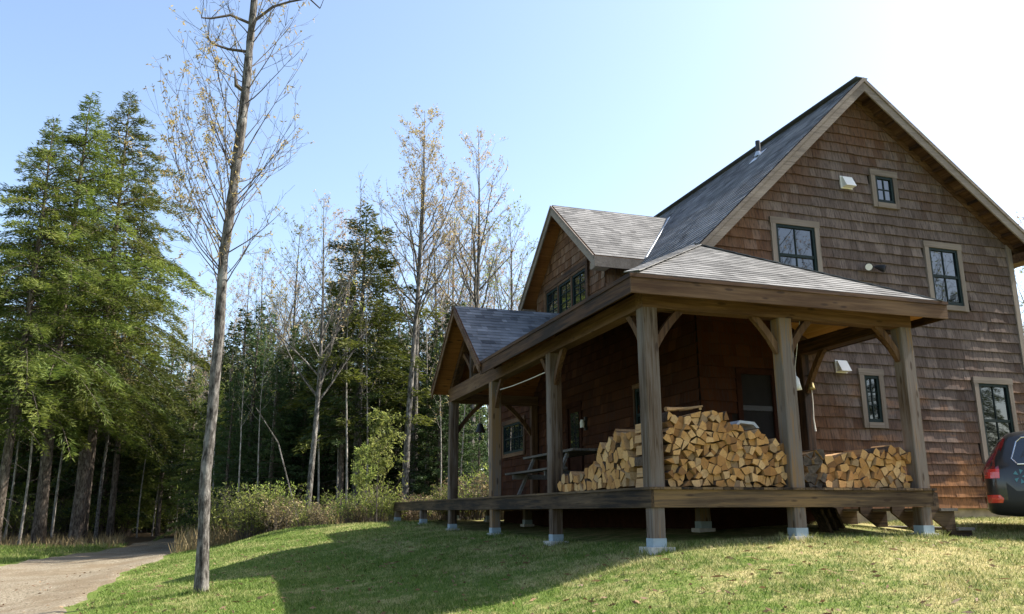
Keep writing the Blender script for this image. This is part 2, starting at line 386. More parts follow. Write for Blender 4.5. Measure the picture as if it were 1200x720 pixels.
def npmesh(name, V, k, tint, mats, smooth=False):
    """V: (n,k,3) array of separate k-gons"""
    n = len(V); me = bpy.data.meshes.new(name)
    me.vertices.add(n*k); me.vertices.foreach_set('co', np.ascontiguousarray(V, dtype=np.float32).ravel())
    me.loops.add(n*k); me.loops.foreach_set('vertex_index', np.arange(n*k, dtype=np.int32))
    me.polygons.add(n); me.polygons.foreach_set('loop_start', np.arange(0, n*k, k, dtype=np.int32))
    for mt in mats: me.materials.append(mt)
    a = me.attributes.new('tint', 'FLOAT', 'FACE'); a.data.foreach_set('value', np.asarray(tint, dtype=np.float32))
    me.update(calc_edges=True); me.validate(); return me

def clip(poly, conv):
    """Sutherland-Hodgman: 2D poly against a convex ccw polygon"""
    out = poly
    for i in range(len(conv)):
        a = conv[i]; b = conv[(i+1) % len(conv)]
        inp = out; out = []
        if not inp: return []
        def sd(p): return (b[0]-a[0])*(p[1]-a[1])-(b[1]-a[1])*(p[0]-a[0])
        for j in range(len(inp)):
            p = inp[j]; q = inp[(j+1) % len(inp)]; sp, sq = sd(p), sd(q)
            if sp >= 0: out.append(p)
            if (sp >= 0) != (sq >= 0):
                t = sp/(sp-sq); out.append((p[0]+(q[0]-p[0])*t, p[1]+(q[1]-p[1])*t))
    return out
def ccw(p):
    a = sum(p[i][0]*p[(i+1) % len(p)][1]-p[(i+1) % len(p)][0]*p[i][1] for i in range(len(p)))
    return p if a > 0 else p[::-1]
def shingles(mb, pts, udir, expo, wmin, wmax, th, holes=(), jit=.0, mi=0, lift=0.0, gap=.004, sd_=.22):
    """Overlapping courses of single shingles over the planar convex polygon pts (3D); udir runs along a course, normal from pts order.
    holes: list of 2D (u0,u1,v0,v1) left out, in plane coordinates relative to world via udir/vdir."""
    P = [np.array(p, float) for p in pts]; u = np.array(udir, float); u /= np.linalg.norm(u)
    n = np.zeros(3)
    for i in range(len(P)): n += np.cross(P[i], P[(i+1) % len(P)])
    n /= np.linalg.norm(n); v = np.cross(n, u)
    if v[2] < 0: u = -u; v = -v
    o = P[0]; Q = ccw([((p-o)@u, (p-o)@v) for p in P])
    u0, u1 = min(q[0] for q in Q), max(q[0] for q in Q); v0, v1 = min(q[1] for q in Q), max(q[1] for q in Q)
    H = [[((np.array(c)-o)@u, (np.array(c)-o)@v) for c in h] for h in holes]
    r = v0; row = 0
    while r < v1:
        x = u0-random.random()*wmax; rt = random.random()
        while x < u1:
            w = random.uniform(wmin, wmax); lo = r+random.uniform(-jit, jit)
            poly = clip([(x+gap/2, lo), (x+w-gap/2, lo), (x+w-gap/2, r+expo+.012), (x+gap/2, r+expo+.012)], Q)
            cx, cy = x+w/2, r+expo/2
            skip = False
            for hq in H:
                a = [c[0] for c in hq]; b = [c[1] for c in hq]
                if min(a) < cx < max(a) and min(b) < cy < max(b): skip = True
            if len(poly) >= 3 and not skip:
                t = min(1, max(0, .5+random.gauss(0, sd_)+(rt-.5)*.18)); tt = th*random.uniform(.8, 1.15)
                tops = []; bots = []
                for a, b in poly:
                    k = 1-(b-lo)/(expo+.012+r-lo); q = o+u*a+v*b
                    tops.append(q+n*(lift+.003+tt*max(0, k))); bots.append(q+n*(lift-.004))
                mb.face(tops, mi, t)
                for i in range(len(poly)):
                    j = (i+1) % len(poly)
                    if max(poly[i][1], poly[j][1]) < r+expo*.98: mb.face([bots[i], bots[j], tops[j], tops[i]], mi, t*.9)
            x += w
        r += expo; row += 1
def slab(mb, pts, down, mi_top=0, mi_bot=1):
    """planar polygon extruded vertically downwards"""
    n = len(pts); P = [np.array(p, float) for p in pts]
    nn = sum(np.cross(P[i], P[(i+1) % n]) for i in range(n))
    if nn[2] < 0: P = P[::-1]
    D = [p-np.array([0, 0, down]) for p in P]
    mb.face(P, mi_top); mb.face(D[::-1], mi_bot)
    for i in range(n):
        j = (i+1) % n; mb.face([D[i], D[j], P[j], P[i]], mi_top)

# ================================================================== HOUSE
HX, HY = 5.6, 7.6
house = empty('wooden_house', (HX, HY, h1(HX, HY)), 'brown cedar shingled house with steep grey roofs and a timber porch wrapped round its corner', 'house')
WX, WY = 2.2, 2.41          # side wall plane, gable wall plane
XR, YB = 9.12, 12.66
RX, RZ = 5.76, 7.44         # ridge
SL, SR = .98, .775          # slopes of the left and right roof planes
PS = .55                    # porch roof slope
def zl(x): return RZ-SL*(RX-x)
def zr(x): return RZ-SR*(x-RX)
ZB = -.26

# --- walls
def window(x0, x1, z0, z1, grid, plane='y', at=WY, tw=.095, sash=None, name='window'):
    """window proud of the shingles on the gable (plane y) or on the side wall (plane x)"""
    if plane == 'y': f = lambda a, z, d: (a, at-d, z)
    else: f = lambda a, z, d: (at-d, a, z)
    def bx(mb, a0, a1, c0, c1, d0, d1, mi=0):
        p = [f(a0, c0, d0), f(a1, c0, d0), f(a1, c0, d1), f(a0, c0, d1), f(a0, c1, d0), f(a1, c1, d0), f(a1, c1, d1), f(a0, c1, d1)]
        mb.hexa(p, mi)
    g = MB(); bx(g, x0+tw, x1-tw, z0+tw, z1-tw, -.02, .006)
    w = MB(); fr = .05
    bx(w, x0+tw, x0+tw+fr, z0+tw, z1-tw, -.015, .036); bx(w, x1-tw-fr, x1-tw, z0+tw, z1-tw, -.015, .036)
    bx(w, x0+tw+fr, x1-tw-fr, z0+tw, z0+tw+fr+.012, -.015, .036); bx(w, x0+tw+fr, x1-tw-fr, z1-tw-fr, z1-tw, -.015, .036)
    o = w.build(name, M['green'], house)
    g.build('pane', M['glass'], o)
    ax0, ax1, az0, az1 = x0+tw+fr, x1-tw-fr, z0+tw+fr+.012, z1-tw-fr
    if sash:
        s = MB(); zm = az0+(az1-az0)*sash
        bx(s, ax0, ax1, zm-.026, zm+.026, -.012, .030); s.build('sash_rail', M['green'], o)
    mu = MB(); nx, nz = grid; k = 0
    for i in range(1, nx):
        a = ax0+(ax1-ax0)*i/nx; bx(mu, a-.011, a+.011, az0, az1, -.012, .020)
    for i in range(1, nz):
        c = az0+(az1-az0)*i/nz; bx(mu, ax0, ax1, c-.010, c+.010, -.012, .019)
    if nx+nz > 2: mu.build('muntins', M['green'], o)
    t = MB()
    bx(t, x0, x0+tw, z0+.001, z1-tw, -.02, .052, 1); bx(t, x1-tw, x1, z0+.001, z1-tw, -.02, .052, 1)
    bx(t, x0-.015, x1+.015, z1-tw, z1+.02, -.02, .056, 0); bx(t, x0+tw, x1-tw, z0+.001, z0+tw, -.02, .060, 0)
    t.build('window_trim', [M['trimx'], M['trimz']] if plane == 'y' else [M['beamy'], M['beamz']], o)
    return o
WIN = [(3.75, 4.74, 3.32, 4.62), (6.0, 6.59, 5.08, 5.79), (7.04, 7.90, 3.24, 4.51), (5.28, 5.78, 1.06, 2.05), (7.78, 8.67, .49, 2.02)]
wl = MB()
zapex = RZ-.13
poly = [(WX, ZB), (XR, ZB), (XR, zr(XR)-.13), (RX, zapex), (WX, zl(WX)-.13)]
wl.prism([(a, b) for a, b in poly], WY+.005, WY+.15, 1, .5, lambda a, b, c: (a, c, b))
holes = [[(x0+.04, WY, z0+.04), (x1-.04, WY, z0+.04), (x1-.04, WY, z1-.04), (x0+.04, WY, z1-.04)] for x0, x1, z0, z1 in WIN]
holes.append([(2.86, WY, -.3), (3.62, WY, -.3), (3.62, WY, 1.98), (2.86, WY, 1.98)])
shingles(wl, [(a, WY, b) for a, b in poly], (1, 0, 0), .186, .10, .27, .030, holes, .005, gap=.002, sd_=.12)
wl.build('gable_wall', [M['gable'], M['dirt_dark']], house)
ws = MB()
ws.box(WX+.005, WX+.15, WY+.15, YB, ZB, 3.75, 1, .5)
SW = [(10.72, 12.56, 1.10, 2.05), (3.95, 4.66, .85, 1.95)]
hs = [[(WX, a+.04, c+.04), (WX, b-.04, c+.04), (WX, b-.04, d-.04), (WX, a+.04, d-.04)] for a, b, c, d in SW]
hs.append([(WX, 7.12, -.3), (WX, 7.98, -.3), (WX, 7.98, 2.0), (WX, 7.12, 2.0)])
shingles(ws, [(WX, YB, ZB), (WX, WY, ZB), (WX, WY, 3.72), (WX, YB, 3.72)], (0, -1, 0), .186, .10, .27, .026, hs, .003, gap=.003, sd_=.16)
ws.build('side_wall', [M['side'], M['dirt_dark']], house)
wb = MB(); wb.box(XR-.15, XR, WY+.15, YB, ZB, zr(XR)-.15, 0); wb.prism([(a, b) for a, b in poly], YB+.002, YB+.15, 0, .5, lambda a, b, c: (a, c, b))
wb.build('rear_wall', M['gable'], house)
cb = MB(); cb.box(XR-.09, XR+.03, WY-.045, WY+.1, ZB, zr(XR)-.2, 0); cb.build('corner_board', M['trimz'], house)
fd = MB(); fd.box(WX+.06, XR-.02, WY+.03, YB-.03, -1.0, ZB-.002, 0); fd.build('foundation', M['conc'], house)
sk = MB(); sk.box(WX+.02, 4.2, WY-.0, WY+.029, -1.0, ZB-.004, 0); sk.box(WX+.02, WX+.058, WY+.03, YB-.03, -1.0, ZB-.004, 0); sk.build('under_deck_shade_board', M['door'], house)  # added dark boards that stand for the shade under the deck
for (x0, x1, z0, z1), g, s in zip(WIN, ((2, 2), (2, 2), (2, 2), (2, 3), (2, 2)), (.5, None, .5, None, .5)):
    if s: g = (2, 1)
    window(x0, x1, z0, z1, g, sash=s)
window(*SW[0], (4, 2), 'x', WX); window(*SW[1], (1, 1), 'x', WX, .07, .5)
# --- doors
d = MB(); d.box(2.86, 2.95, WY-.04, WY+.06, 0, 1.96); d.box(3.53, 3.62, WY-.04, WY+.06, 0, 1.96); d.box(2.95, 3.53, WY-.04, WY+.06, 1.87, 1.96)
dr = d.build('door', M['door'], house)
d = MB(); d.box(2.953, 3.527, WY-.0, WY+.03, .02, 1.868); d.build('door_panel', M['doorpanel'], dr)
d = MB(); d.box(2.96, 3.52, WY-.016, WY-.001, 1.28, 1.36); d.box(2.96, 3.52, WY-.016, WY-.001, .1, .22); d.build('door_rail', M['dark'], dr)
d = MB(); d.box(WX-.04, WX+.05, 7.12, 7.22, 0, 2.0); d.box(WX-.04, WX+.05, 7.88, 7.98, 0, 2.0); d.box(WX-.04, WX+.05, 7.22, 7.88, 1.9, 2.0)
dr = d.build('door', M['door'], house)
d = MB(); d.box(WX-.0, WX+.04, 7.223, 7.877, .02, 1.898); d.build('door_panel', M['door'], dr)
d = MB(); d.box(WX-.012, WX-.001, 7.33, 7.77, .95, 1.78); d.build('door_glass', M['glass'], dr)

# --- main roof
def shing_roof(name, polys, mats, th=.009, expo=.135, deck=.085, parent=house):
    mb = MB()
    for pts, ud in polys:
        slab(mb, [np.array(p)-np.array([0, 0, .004]) for p in pts], deck, 1, 1)
        P = [np.array(p, float) for p in pts]
        nn = sum(np.cross(P[i], P[(i+1) % len(P)]) for i in range(len(P)))
        if nn[2] < 0: pts = pts[::-1]
        shingles(mb, pts, ud, expo, .10, .30, th, (), .003, 0, .002, .002, .22)
    return mb.build(name, mats, parent)
Y0, Y1, XE, XL = 2.05, 13.0, 9.46, 1.90
mroof = shing_roof('roof', [([(RX, Y0, RZ), (RX, Y1, RZ), (XL, Y1, zl(XL)), (XL, Y0, zl(XL))], (0, 1, 0)),
                    ([(RX, Y0, RZ), (XE, Y0, zr(XE)), (XE, Y1, zr(XE)), (RX, Y1, RZ)], (0, 1, 0))], [M['roof_shaded'], M['beamy']])
rc = MB(); rc.beam((RX, Y0, RZ+.012), (RX, Y1, RZ+.012), .26, .018); rc.build('ridge_cap', M['roof_shaded'], mroof)
tr = MB()
for xe, zf in ((XL, zl), (XE, zr)):
    tr.hexa([(xe, Y0-.03, zf(xe)-.27), (RX, Y0-.03, RZ-.27), (RX, Y0-.002, RZ-.27), (xe, Y0-.002, zf(xe)-.27),
             (xe, Y0-.03, zf(xe)-.03), (RX, Y0-.03, RZ-.03), (RX, Y0-.002, RZ-.03), (xe, Y0-.002, zf(xe)-.03)])
    tr.hexa([(xe, Y0-.05, zf(xe)-.085), (RX, Y0-.05, RZ-.085), (RX, Y0-.031, RZ-.085), (xe, Y0-.031, zf(xe)-.085),
             (xe, Y0-.05, zf(xe)-.004), (RX, Y0-.05, RZ-.004), (RX, Y0-.031, RZ-.004), (xe, Y0-.031, zf(xe)-.004)])
tr.build('rake_board', M['trimx'], mroof)
sf = MB()     # soffit boards under the front overhang, the frieze along the wall and the boxed eave end
for xe, zf, n in ((XL+.3, zl, 0), (XE, zr, 15)):
    sf.hexa([(xe, Y0, zf(xe)-.125), (RX, Y0, RZ-.125), (RX, WY-.03, RZ-.125), (xe, WY-.03, zf(xe)-.125), (xe, Y0, zf(xe)-.095), (RX, Y0, RZ-.095), (RX, WY-.03, RZ-.095), (xe, WY-.03, zf(xe)-.095)], 1, .4)
    sf.hexa([(xe, WY-.05, zf(xe)-.26), (RX, WY-.05, RZ-.26), (RX, WY-.021, RZ-.26), (xe, WY-.021, zf(xe)-.26), (xe, WY-.05, zf(xe)-.12), (RX, WY-.05, RZ-.12), (RX, WY-.021, RZ-.12), (xe, WY-.021, zf(xe)-.12)], 0, .6)
    for i in range(1, n):
        x = RX+(xe-RX)*i/n; sf.beam((x, Y0+.002, zf(x)-.155), (x, WY-.052, zf(x)-.155), .05, .055, mi=1, t=.2)
sf.box(XR+.031, XE-.01, Y0+.003, WY+.5, zr(XE)-.30, zr(XE)-.13, 0, .6)
sf.build('soffit', [M['beamx'], M['beamy']], mroof)
fb = MB(); fb.box(XE, XE+.03, Y0-.03, Y1, zr(XE)-.25, zr(XE)-.02); fb.box(XR+.03, XE-.001, Y0-.01, Y0-.001, zr(XE)-.3, zr(XE)-.06); fb.build('eave_fascia', M['trimy'], mroof)
vp = MB(); px_, py_ = 5.1, 4.4
vz = zl(px_); vp.tube([(px_, py_, vz-.05), (px_, py_, vz+.34)], [.05, .05], 12); vo = vp.build('vent_pipe', M['dark'], mroof)
vf = MB(); vf.hexa([(px_-.16, py_-.12, zl(px_-.16)+.018), (px_+.12, py_-.12, zl(px_+.12)+.018), (px_+.12, py_+.12, zl(px_+.12)+.018), (px_-.16, py_+.12, zl(px_-.16)+.018),
                    (px_-.16, py_-.12, zl(px_-.16)+.03), (px_+.12, py_-.12, zl(px_+.12)+.03), (px_+.12, py_+.12, zl(px_+.12)+.03), (px_-.16, py_+.12, zl(px_-.16)+.03)])
vf.tube([(px_, py_, vz), (px_, py_, vz+.1)], [.09, .055], 12); vf.build('flashing', M['flash'], vo)

# --- wall dormer
DX, DY, DZ, DH, DS = 1.85, 7.80, 6.57, 2.32, .81
dze = DZ-DS*DH
def xm(z): return RX-(RZ-z)/SL      # where the main roof reaches height z
dorm_polys = []
for sg in (-1, 1):
    ye = DY+sg*DH
    dorm_polys.append(([(DX, DY, DZ), (xm(DZ), DY, DZ), (xm(dze), ye, dze), (DX, ye, dze)], (1, 0, 0)))
droof = shing_roof('dormer_roof', dorm_polys, [M['roof'], M['cedarx']], deck=.09)
tr = MB()
for sg in (-1, 1):
    ye = DY+sg*DH
    a = (DX-.03, ye, dze); b = (DX-.03, DY, DZ)
    tr.hexa([(DX-.03, ye, dze-.24), (DX-.002, ye, dze-.24), (DX-.002, DY, DZ-.24), (DX-.03, DY, DZ-.24), (DX-.03, ye, dze-.02), (DX-.002, ye, dze-.02), (DX-.002, DY, DZ-.02), (DX-.03, DY, DZ-.02)])
    tr.hexa([(DX-.05, ye, dze-.07), (DX-.031, ye, dze-.07), (DX-.031, DY, DZ-.07), (DX-.05, DY, DZ-.07), (DX-.05, ye, dze-.001), (DX-.031, ye, dze-.001), (DX-.031, DY, DZ-.001), (DX-.05, DY, DZ-.001)])
    y_ = ye; tr.box(DX-.03, xm(dze)+.1, min(ye, ye+sg*.03), max(ye, ye+sg*.03), dze-.24, dze-.02)
    tr.box(DX+.002, WX-.03, min(ye-sg*.002, ye-sg*.26), max(ye-sg*.002, ye-sg*.26), dze-.24, dze-.1)
tr.build('rake_board', M['trimy'], droof)
vf = MB(); vf.beam((xm(DZ), DY, DZ+.03), (xm(dze), DY-DH, dze+.03), .10, .012, (-.7, 0, .7)); vf.build('flashing', M['flash'], droof)
dw = MB(); hw = 2.0
pd = [(DY-hw, 3.6), (DY+hw, 3.6), (DY+hw, DZ-.12-DS*hw), (DY, DZ-.12), (DY-hw, DZ-.12-DS*hw)]
dw.prism(pd, WX+.005, WX+.1, 1, .5, lambda a, b, c: (c, a, b))
DW = (6.62, 9.12, 3.98, 4.86)
shingles(dw, [(WX, a, b) for a, b in pd[::-1]], (0, -1, 0), .186, .08, .215, .017, [[(WX, DW[0]+.04, DW[2]+.04), (WX, DW[1]-.04, DW[2]+.04), (WX, DW[1]-.04, DW[3]-.04), (WX, DW[0]+.04, DW[3]-.04)]], .004)
dzc = DZ-.12-DS*hw
for sg in (-1, 1):
    yc = DY+sg*hw
    tri = [(WX, yc, zl(WX)-.1), (xm(dzc+.1), yc, dzc), (WX, yc, dzc)]
    if sg < 0:
        shingles(dw, tri, (1, 0, 0), .186, .08, .215, .017, (), .004)
    else: dw.face(tri[::-1], 1)
dw.build('dormer_wall', [M['gable'], M['dirt_dark']], house)
for i in range(3):
    a = DW[0]+.03+i*(DW[1]-DW[0]-.06)/3; b = a+(DW[1]-DW[0]-.06)/3
    window(a, b, DW[2]+.04, DW[3]-.03, (2, 3), 'x', WX-.004, .035)
tt = MB(); tt.box(WX-.065, WX, DW[0]-.07, DW[0]+.03, DW[2], DW[3]); tt.box(WX-.065, WX, DW[1]-.03, DW[1]+.07, DW[2], DW[3]); tt.box(WX-.068, WX, DW[0]-.07, DW[1]+.07, DW[3], DW[3]+.12)
tt.build('dormer_window_trim', M['beamy'], house)

# --- porch roof
OV, ZE, XB = -.28, 2.55, 4.53
AP = (2.13, 2.13, ZE+PS*2.41)
def zp(x): return ZE+PS*(x+.28)
EY, EZ, EX, EW, ES = 8.15, 4.10, -.34, 2.02, .79
yv = EY-(EZ-ZE)/ES
pr = [([(OV, OV, ZE), AP, (2.46, 2.46, zp(2.46)), (2.46, EY-(EZ-zp(2.46))/ES, zp(2.46)), (OV, yv, ZE)], (0, 1, 0)),
      ([(OV, OV, ZE), (XB, OV, ZE-.03), AP], (1, 0, 0)),
      ([(XB, OV, ZE-.03), (XB, WY-.002, ZE-.03), (AP[0]+.01, WY-.002, AP[2]), AP], (0, 1, 0))]
proof = shing_roof('porch_roof', pr, [M['roof'], M['cedarx']], deck=.075)
hc = MB()
for a, b in (((OV, OV, ZE), AP), ((XB, OV, ZE-.03), AP)):
    a = np.array(a); b = np.array(b); n = 16
    for i in range(n):
        p = a+(b-a)*i/n; q = a+(b-a)*(i+1.1)/n; hc.beam(p+np.array([0, 0, .022]), q+np.array([0, 0, .014]), .2, .012)
hc.build('hip_cap', M['roof'], proof)
fs = MB()
fs.box(OV-.03, XB+.03, OV-.03, OV-.001, ZE-.255, ZE-.035, 0)
fs.box(OV-.045, XB+.045, OV-.046, OV-.031, ZE-.06, ZE-.012, 0, .2)
fs.build('porch_fascia', M['beamx'], proof)
fs = MB()
fs.box(OV-.03, OV-.001, OV, yv+.05, ZE-.255, ZE-.02, 0); fs.box(OV-.046, OV-.031, OV-.03, yv+.02, ZE-.06, ZE-.006, 0, .2)
fs.build('porch_fascia', M['beamy'], proof)
fs = MB(); fs.box(XB+.001, XB+.03, OV, WY-.03, ZE-.255, ZE-.04, 0); fs.build('porch_fascia', M['beamy'], proof)
# boarded ceiling under the rafters, with battens between boards
cl = MB()
def ceil(pts, along):
    P = [np.array(p, float)-np.array([0, 0, .10]) for p in pts]
    slab(cl, P, .02)
ceil([(OV+.01, OV+.01, ZE), (AP[0], AP[1], AP[2]), (WX-.03, WX-.03, zp(WX-.03)), (WX-.03, 8.0, zp(WX-.03)), (OV+.01, yv, ZE)], 'y')
ceil([(OV+.03, OV+.01, ZE), (XB-.01, OV+.01, ZE-.03), AP], 'x')
ceil([(XB-.01, OV+.03, ZE-.03), (XB-.01, WY-.03, ZE-.03), (AP[0]+.03, WY-.03, AP[2]), AP], 'y')
cl.build('porch_ceiling', M['piney'], proof)

# entry gable roof at the far end of the side porch
xv = (EZ-ZE)/PS-.28
ye_ = yv-(OV-EX)*PS/ES
ep = [([(EX, ye_, EZ-ES*(EY-ye_)), (EX, EY, EZ), (xv-.01, EY, EZ)], (1, 0, 0)),
      ([(EX, EY+EW, EZ-ES*EW), (EX, EY, EZ), (WX+.4, EY, EZ), (WX+.4, EY+EW, EZ-ES*EW)], (1, 0, 0))]
eroof = shing_roof('entry_gable_roof', ep, [M['roof_shaded'], M['cedarx']], deck=.08)
tr = MB()
for sg in (-1, 1):
    ye = EY+sg*EW; ze = EZ-ES*EW
    tr.hexa([(EX-.03, ye, ze-.2), (EX-.002, ye, ze-.2), (EX-.002, EY, EZ-.2), (EX-.03, EY, EZ-.2), (EX-.03, ye, ze-.015), (EX-.002, ye, ze-.015), (EX-.002, EY, EZ-.015), (EX-.03, EY, EZ-.015)])
    tr.hexa([(EX-.048, ye, ze-.06), (EX-.031, ye, ze-.06), (EX-.031, EY, EZ-.06), (EX-.048, EY, EZ-.06), (EX-.048, ye, ze), (EX-.031, ye, ze), (EX-.031, EY, EZ), (EX-.048, EY, EZ)])
tr.build('rake_board', M['beamy'], eroof)
# gable truss: rafters, king post and struts above the tie beam
ts = MB()
for sg in (-1, 1):
    ts.beam((.1, EY+sg*1.72, 2.5), (.1, EY, EZ-.2), .16, .16, (1, 0, 0))
ts.build('truss_rafters', M['beamy'], eroof)
ts = MB(); ts.beam((.1, EY, 2.48), (.1, EY, EZ-.25), .15, .15, (1, 0, 0)); ts.build('king_post', M['postz'], eroof)
def curve_brace(mb, p, a, b, w=.075, d=.09, mi=0, n=8, bulge=.42):
    """curved knee brace from p+a (on the post) to p+b (on the beam)"""
    A = np.array(p)+np.array(a); B = np.array(p)+np.array(b); Cc = np.array(p)+np.array(a)*bulge+np.array(b)*bulge
    pts = [(1-t)**2*A+2*t*(1-t)*Cc+t*t*B for t in np.linspace(0, 1, n)]
    nrm = np.cross(np.array(a), np.array(b)); nrm /= np.linalg.norm(nrm)
    ring = []
    for i in range(n):
        dd = pts[min(i+1, n-1)]-pts[max(i-1, 0)]; dd /= np.linalg.norm(dd); o = np.cross(nrm, dd)
        ring.append([pts[i]-nrm*w/2-o*d/2, pts[i]+nrm*w/2-o*d/2, pts[i]+nrm*w/2+o*d/2, pts[i]-nrm*w/2+o*d/2])
    b0 = len(mb.v)
    for r_ in ring: mb.v += [tuple(q) for q in r_]
    for i in range(n-1):
        for j in range(4):
            k = (j+1) % 4; mb.f.append((b0+i*4+j, b0+i*4+k, b0+i*4+4+k, b0+i*4+4+j)); mb.m.append(mi); mb.t.append(.6)
    mb.f.append((b0+3, b0+2, b0+1, b0)); mb.m.append(mi); mb.t.append(.6)
    e = b0+(n-1)*4; mb.f.append((e, e+1, e+2, e+3)); mb.m.append(mi); mb.t.append(.6)
for sg in (-1, 1):
    st = MB(); curve_brace(st, (.1, EY+sg*.03, 3.0), (0, sg*.03, -.35), (0, sg*.75, .18), .08, .09, bulge=.35); st.build('truss_strut', M['beamz'], eroof)

# --- timber frame
BZ0, BZ1 = 2.21, 2.43
PYS = [.1, 3.38, 6.58, 9.84]; PXS = [2.1, 4.1]
bm = MB(); bm.box(.005, .195, .19, 9.94, BZ0, BZ1-.005); bm.box(.002, .198, 6.35, 10.0, BZ1-.004, 2.52); bm.build('porch_beam', M['beamy'], house)
bm = MB(); bm.box(.0, 4.2, .003, .197, BZ0-.002, BZ1-.006); bm.build('porch_beam', M['beamx'], house)
bm = MB(); bm.box(4.005, 4.195, .198, WY-.03, BZ0+.002, BZ1-.003); bm.build('porch_beam', M['beamy'], house)
bm = MB(); bm.box(.196, WX-.03, 9.745, 9.935, BZ0-.02, BZ1-.02); bm.build('porch_beam', M['beamx'], house)
def post(x, y, z0, z1, s=.2, mat='postz'):
    mb = MB(); hs_ = s/2
    mb.box(x-hs_, x+hs_, y-hs_, y+hs_, z0, z1, bev=.012); return mb.build('porch_post', M[mat], house)
posts = {}
for y in PYS: posts[('y', y)] = post(.1, y, 0.001, BZ0)
for x in PXS: posts[('x', x)] = post(x, .1, 0.001, BZ0-.003)
wp = post(4.1, WY-.105, .001, BZ0, .16, 'beamz'); wp2 = post(WX-.115, 9.84, .001, BZ0-.02, .16, 'beamz')
def br(parent, p, a, b, mat='beamz'):
    mb = MB(); curve_brace(mb, p, a, b); mb.build('knee_brace', M[mat], parent)
K = .46
br(posts[('x', 2.1)], (2.1, .1, BZ0), (-.08, 0, -K), (-K, 0, .03)); br(posts[('x', 2.1)], (2.1, .1, BZ0), (.08, 0, -K), (K, 0, .03))
br(posts[('x', 4.1)], (4.1, .1, BZ0), (-.08, 0, -K), (-K, 0, .03)); br(posts[('x', 4.1)], (4.1, .1, BZ0), (0, .08, -K), (0, K, .03))
br(wp, (4.1, WY-.11, BZ0), (0, -.06, -.62), (0, -.56, .03))
br(posts[('y', .1)], (.1, .1, BZ0), (.08, 0, -.5), (.5, 0, .03)); br(posts[('y', .1)], (.1, .1, BZ0), (0, .08, -.5), (0, .5, .03))
br(posts[('y', 3.38)], (.1, 3.38, BZ0), (0, -.08, -.5), (0, -.5, .03)); br(posts[('y', 3.38)], (.1, 3.38, BZ0), (0, .08, -.5), (0, .5, .03))
br(posts[('y', 6.58)], (.1, 6.58, BZ0), (0, -.08, -.5), (0, -.5, .03))
br(posts[('y', 9.84)], (.1, 9.84, BZ0), (.08, 0, -.7), (.7, 0, .0)); br(wp2, (WX-.12, 9.84, BZ0), (-.06, 0, -.7), (-.7, 0, .0))

# --- deck
DL, DWd = 16.6, 4.25
dk = MB(); y = -.03
n = 0
x = -.025
while x < WX-.03:                      # boards run along the side porch
    w = .138; dk.box(x, min(x+w, WX-.03), -.025, DL, -.03, 0.0); x += w+.006
x = WX-.02
while x < DWd+.02:
    w = .138; dk.box(x, min(x+w, DWd+.025), -.025, WY-.03, -.03, .001); x += w+.006
dk.build('deck_boards', M['rimy'], house)
for bx_, mt_ in (((.039, DWd-.039, 0, .04, -.24, -.031), 'x'), ((0.04, DWd-.04, .3, .34, -.24, -.031), 'x'), ((.04, WX, DL-.06, DL-.02, -.24, -.031), 'x'),
               ((-.003, .038, -.004, DL-.02, -.242, -.031), 'y'), ((DWd-.038, DWd+.003, -.003, WY-.03, -.238, -.031), 'y'), ((1.6, 1.64, .36, DL-.1, -.24, -.031), 'y')):
    rm = MB(); rm.box(*bx_); rm.build('rim_board', M['rim'+mt_], house)
def leg(x, y, big=False):
    z = h1(x, y); mb = MB(); s = .085
    mb.box(x-s, x+s, y-s, y+s, z+.14, -.243, bev=.008)
    o = mb.build('deck_post', M['postz'], house)
    b = MB(); b.box(x-s-.004, x+s+.004, y-s-.004, y+s+.004, z+.045, z+.15); b.build('post_base', M['primer'], o)
    f_ = MB(); e = .155 if big else .13
    f_.prism([(x-e+random.uniform(-.02, .02), y-e), (x+e, y-e+random.uniform(-.02, .02)), (x+e+random.uniform(-.02, .02), y+e), (x-e, y+e)], z-.25, z+.05)
    f_.build('footing', M['foot'], o)
for i, y in enumerate(PYS+[12.88, 16.45]): leg(.1, y, i < 2)
for x in PXS: leg(x, .1)
for y in (9.84, 12.88, 16.45): leg(1.9, y)
leg(2.0, 2.2)
# stairs off the right end of the deck
for i, y in enumerate((.22, .85, 1.5, 2.15)):
    s = MB(); pr_ = [(4.27, -.05), (4.27, -.32), (4.78, -.68), (5.02, -.68), (5.02, -.56), (4.75, -.56), (4.75, -.30), (4.50, -.30), (4.50, -.05)]
    s.prism(pr_[::-1], y-.02, y+.02, 0, .4, lambda a, b, c: (a, c, b)); s.build('stair_stringer', M['rimx'], house)
for (xx, zz) in ((4.49, -.30), (4.75, -.56)):
    s = MB(); s.box(xx, xx+.29, .16, 2.2, zz+.002, zz+.04); s.build('stair_tread', M['bench'], house)
# crossed support boards under the front of the deck
for i, x in enumerate((2.9, 3.25, 3.62)):
    s = MB(); s.beam((x, .75+.3*i, -.245), (x+.30, .9+.3*i, -.62), .04, .2, (0, 1, 0)); s.build('under_deck_brace', M['rimz'], house)
# exhaust hoods on the gable wall
def hood(x, z, s, y=WY-.016):
    b = MB(); b.box(x-s, x+s, y-.025, y, z-s*.95, z+s*.95)
    o = b.build('wall_vent', M['white'], house)
    c = MB(); c.hexa([(x-s*.85, y-.16, z-s*.8), (x+s*.85, y-.16, z-s*.8), (x+s*.85, y-.024, z-s*.8), (x-s*.85, y-.024, z-s*.8),
                      (x-s*.85, y-.06, z+s*.8), (x+s*.85, y-.06, z+s*.8), (x+s*.85, y-.024, z+s*.8), (x-s*.85, y-.024, z+s*.8)])
    c.build('vent_cover', M['white'], o)
hood(5.44, 5.47, .125); hood(4.93, 2.08, .115)
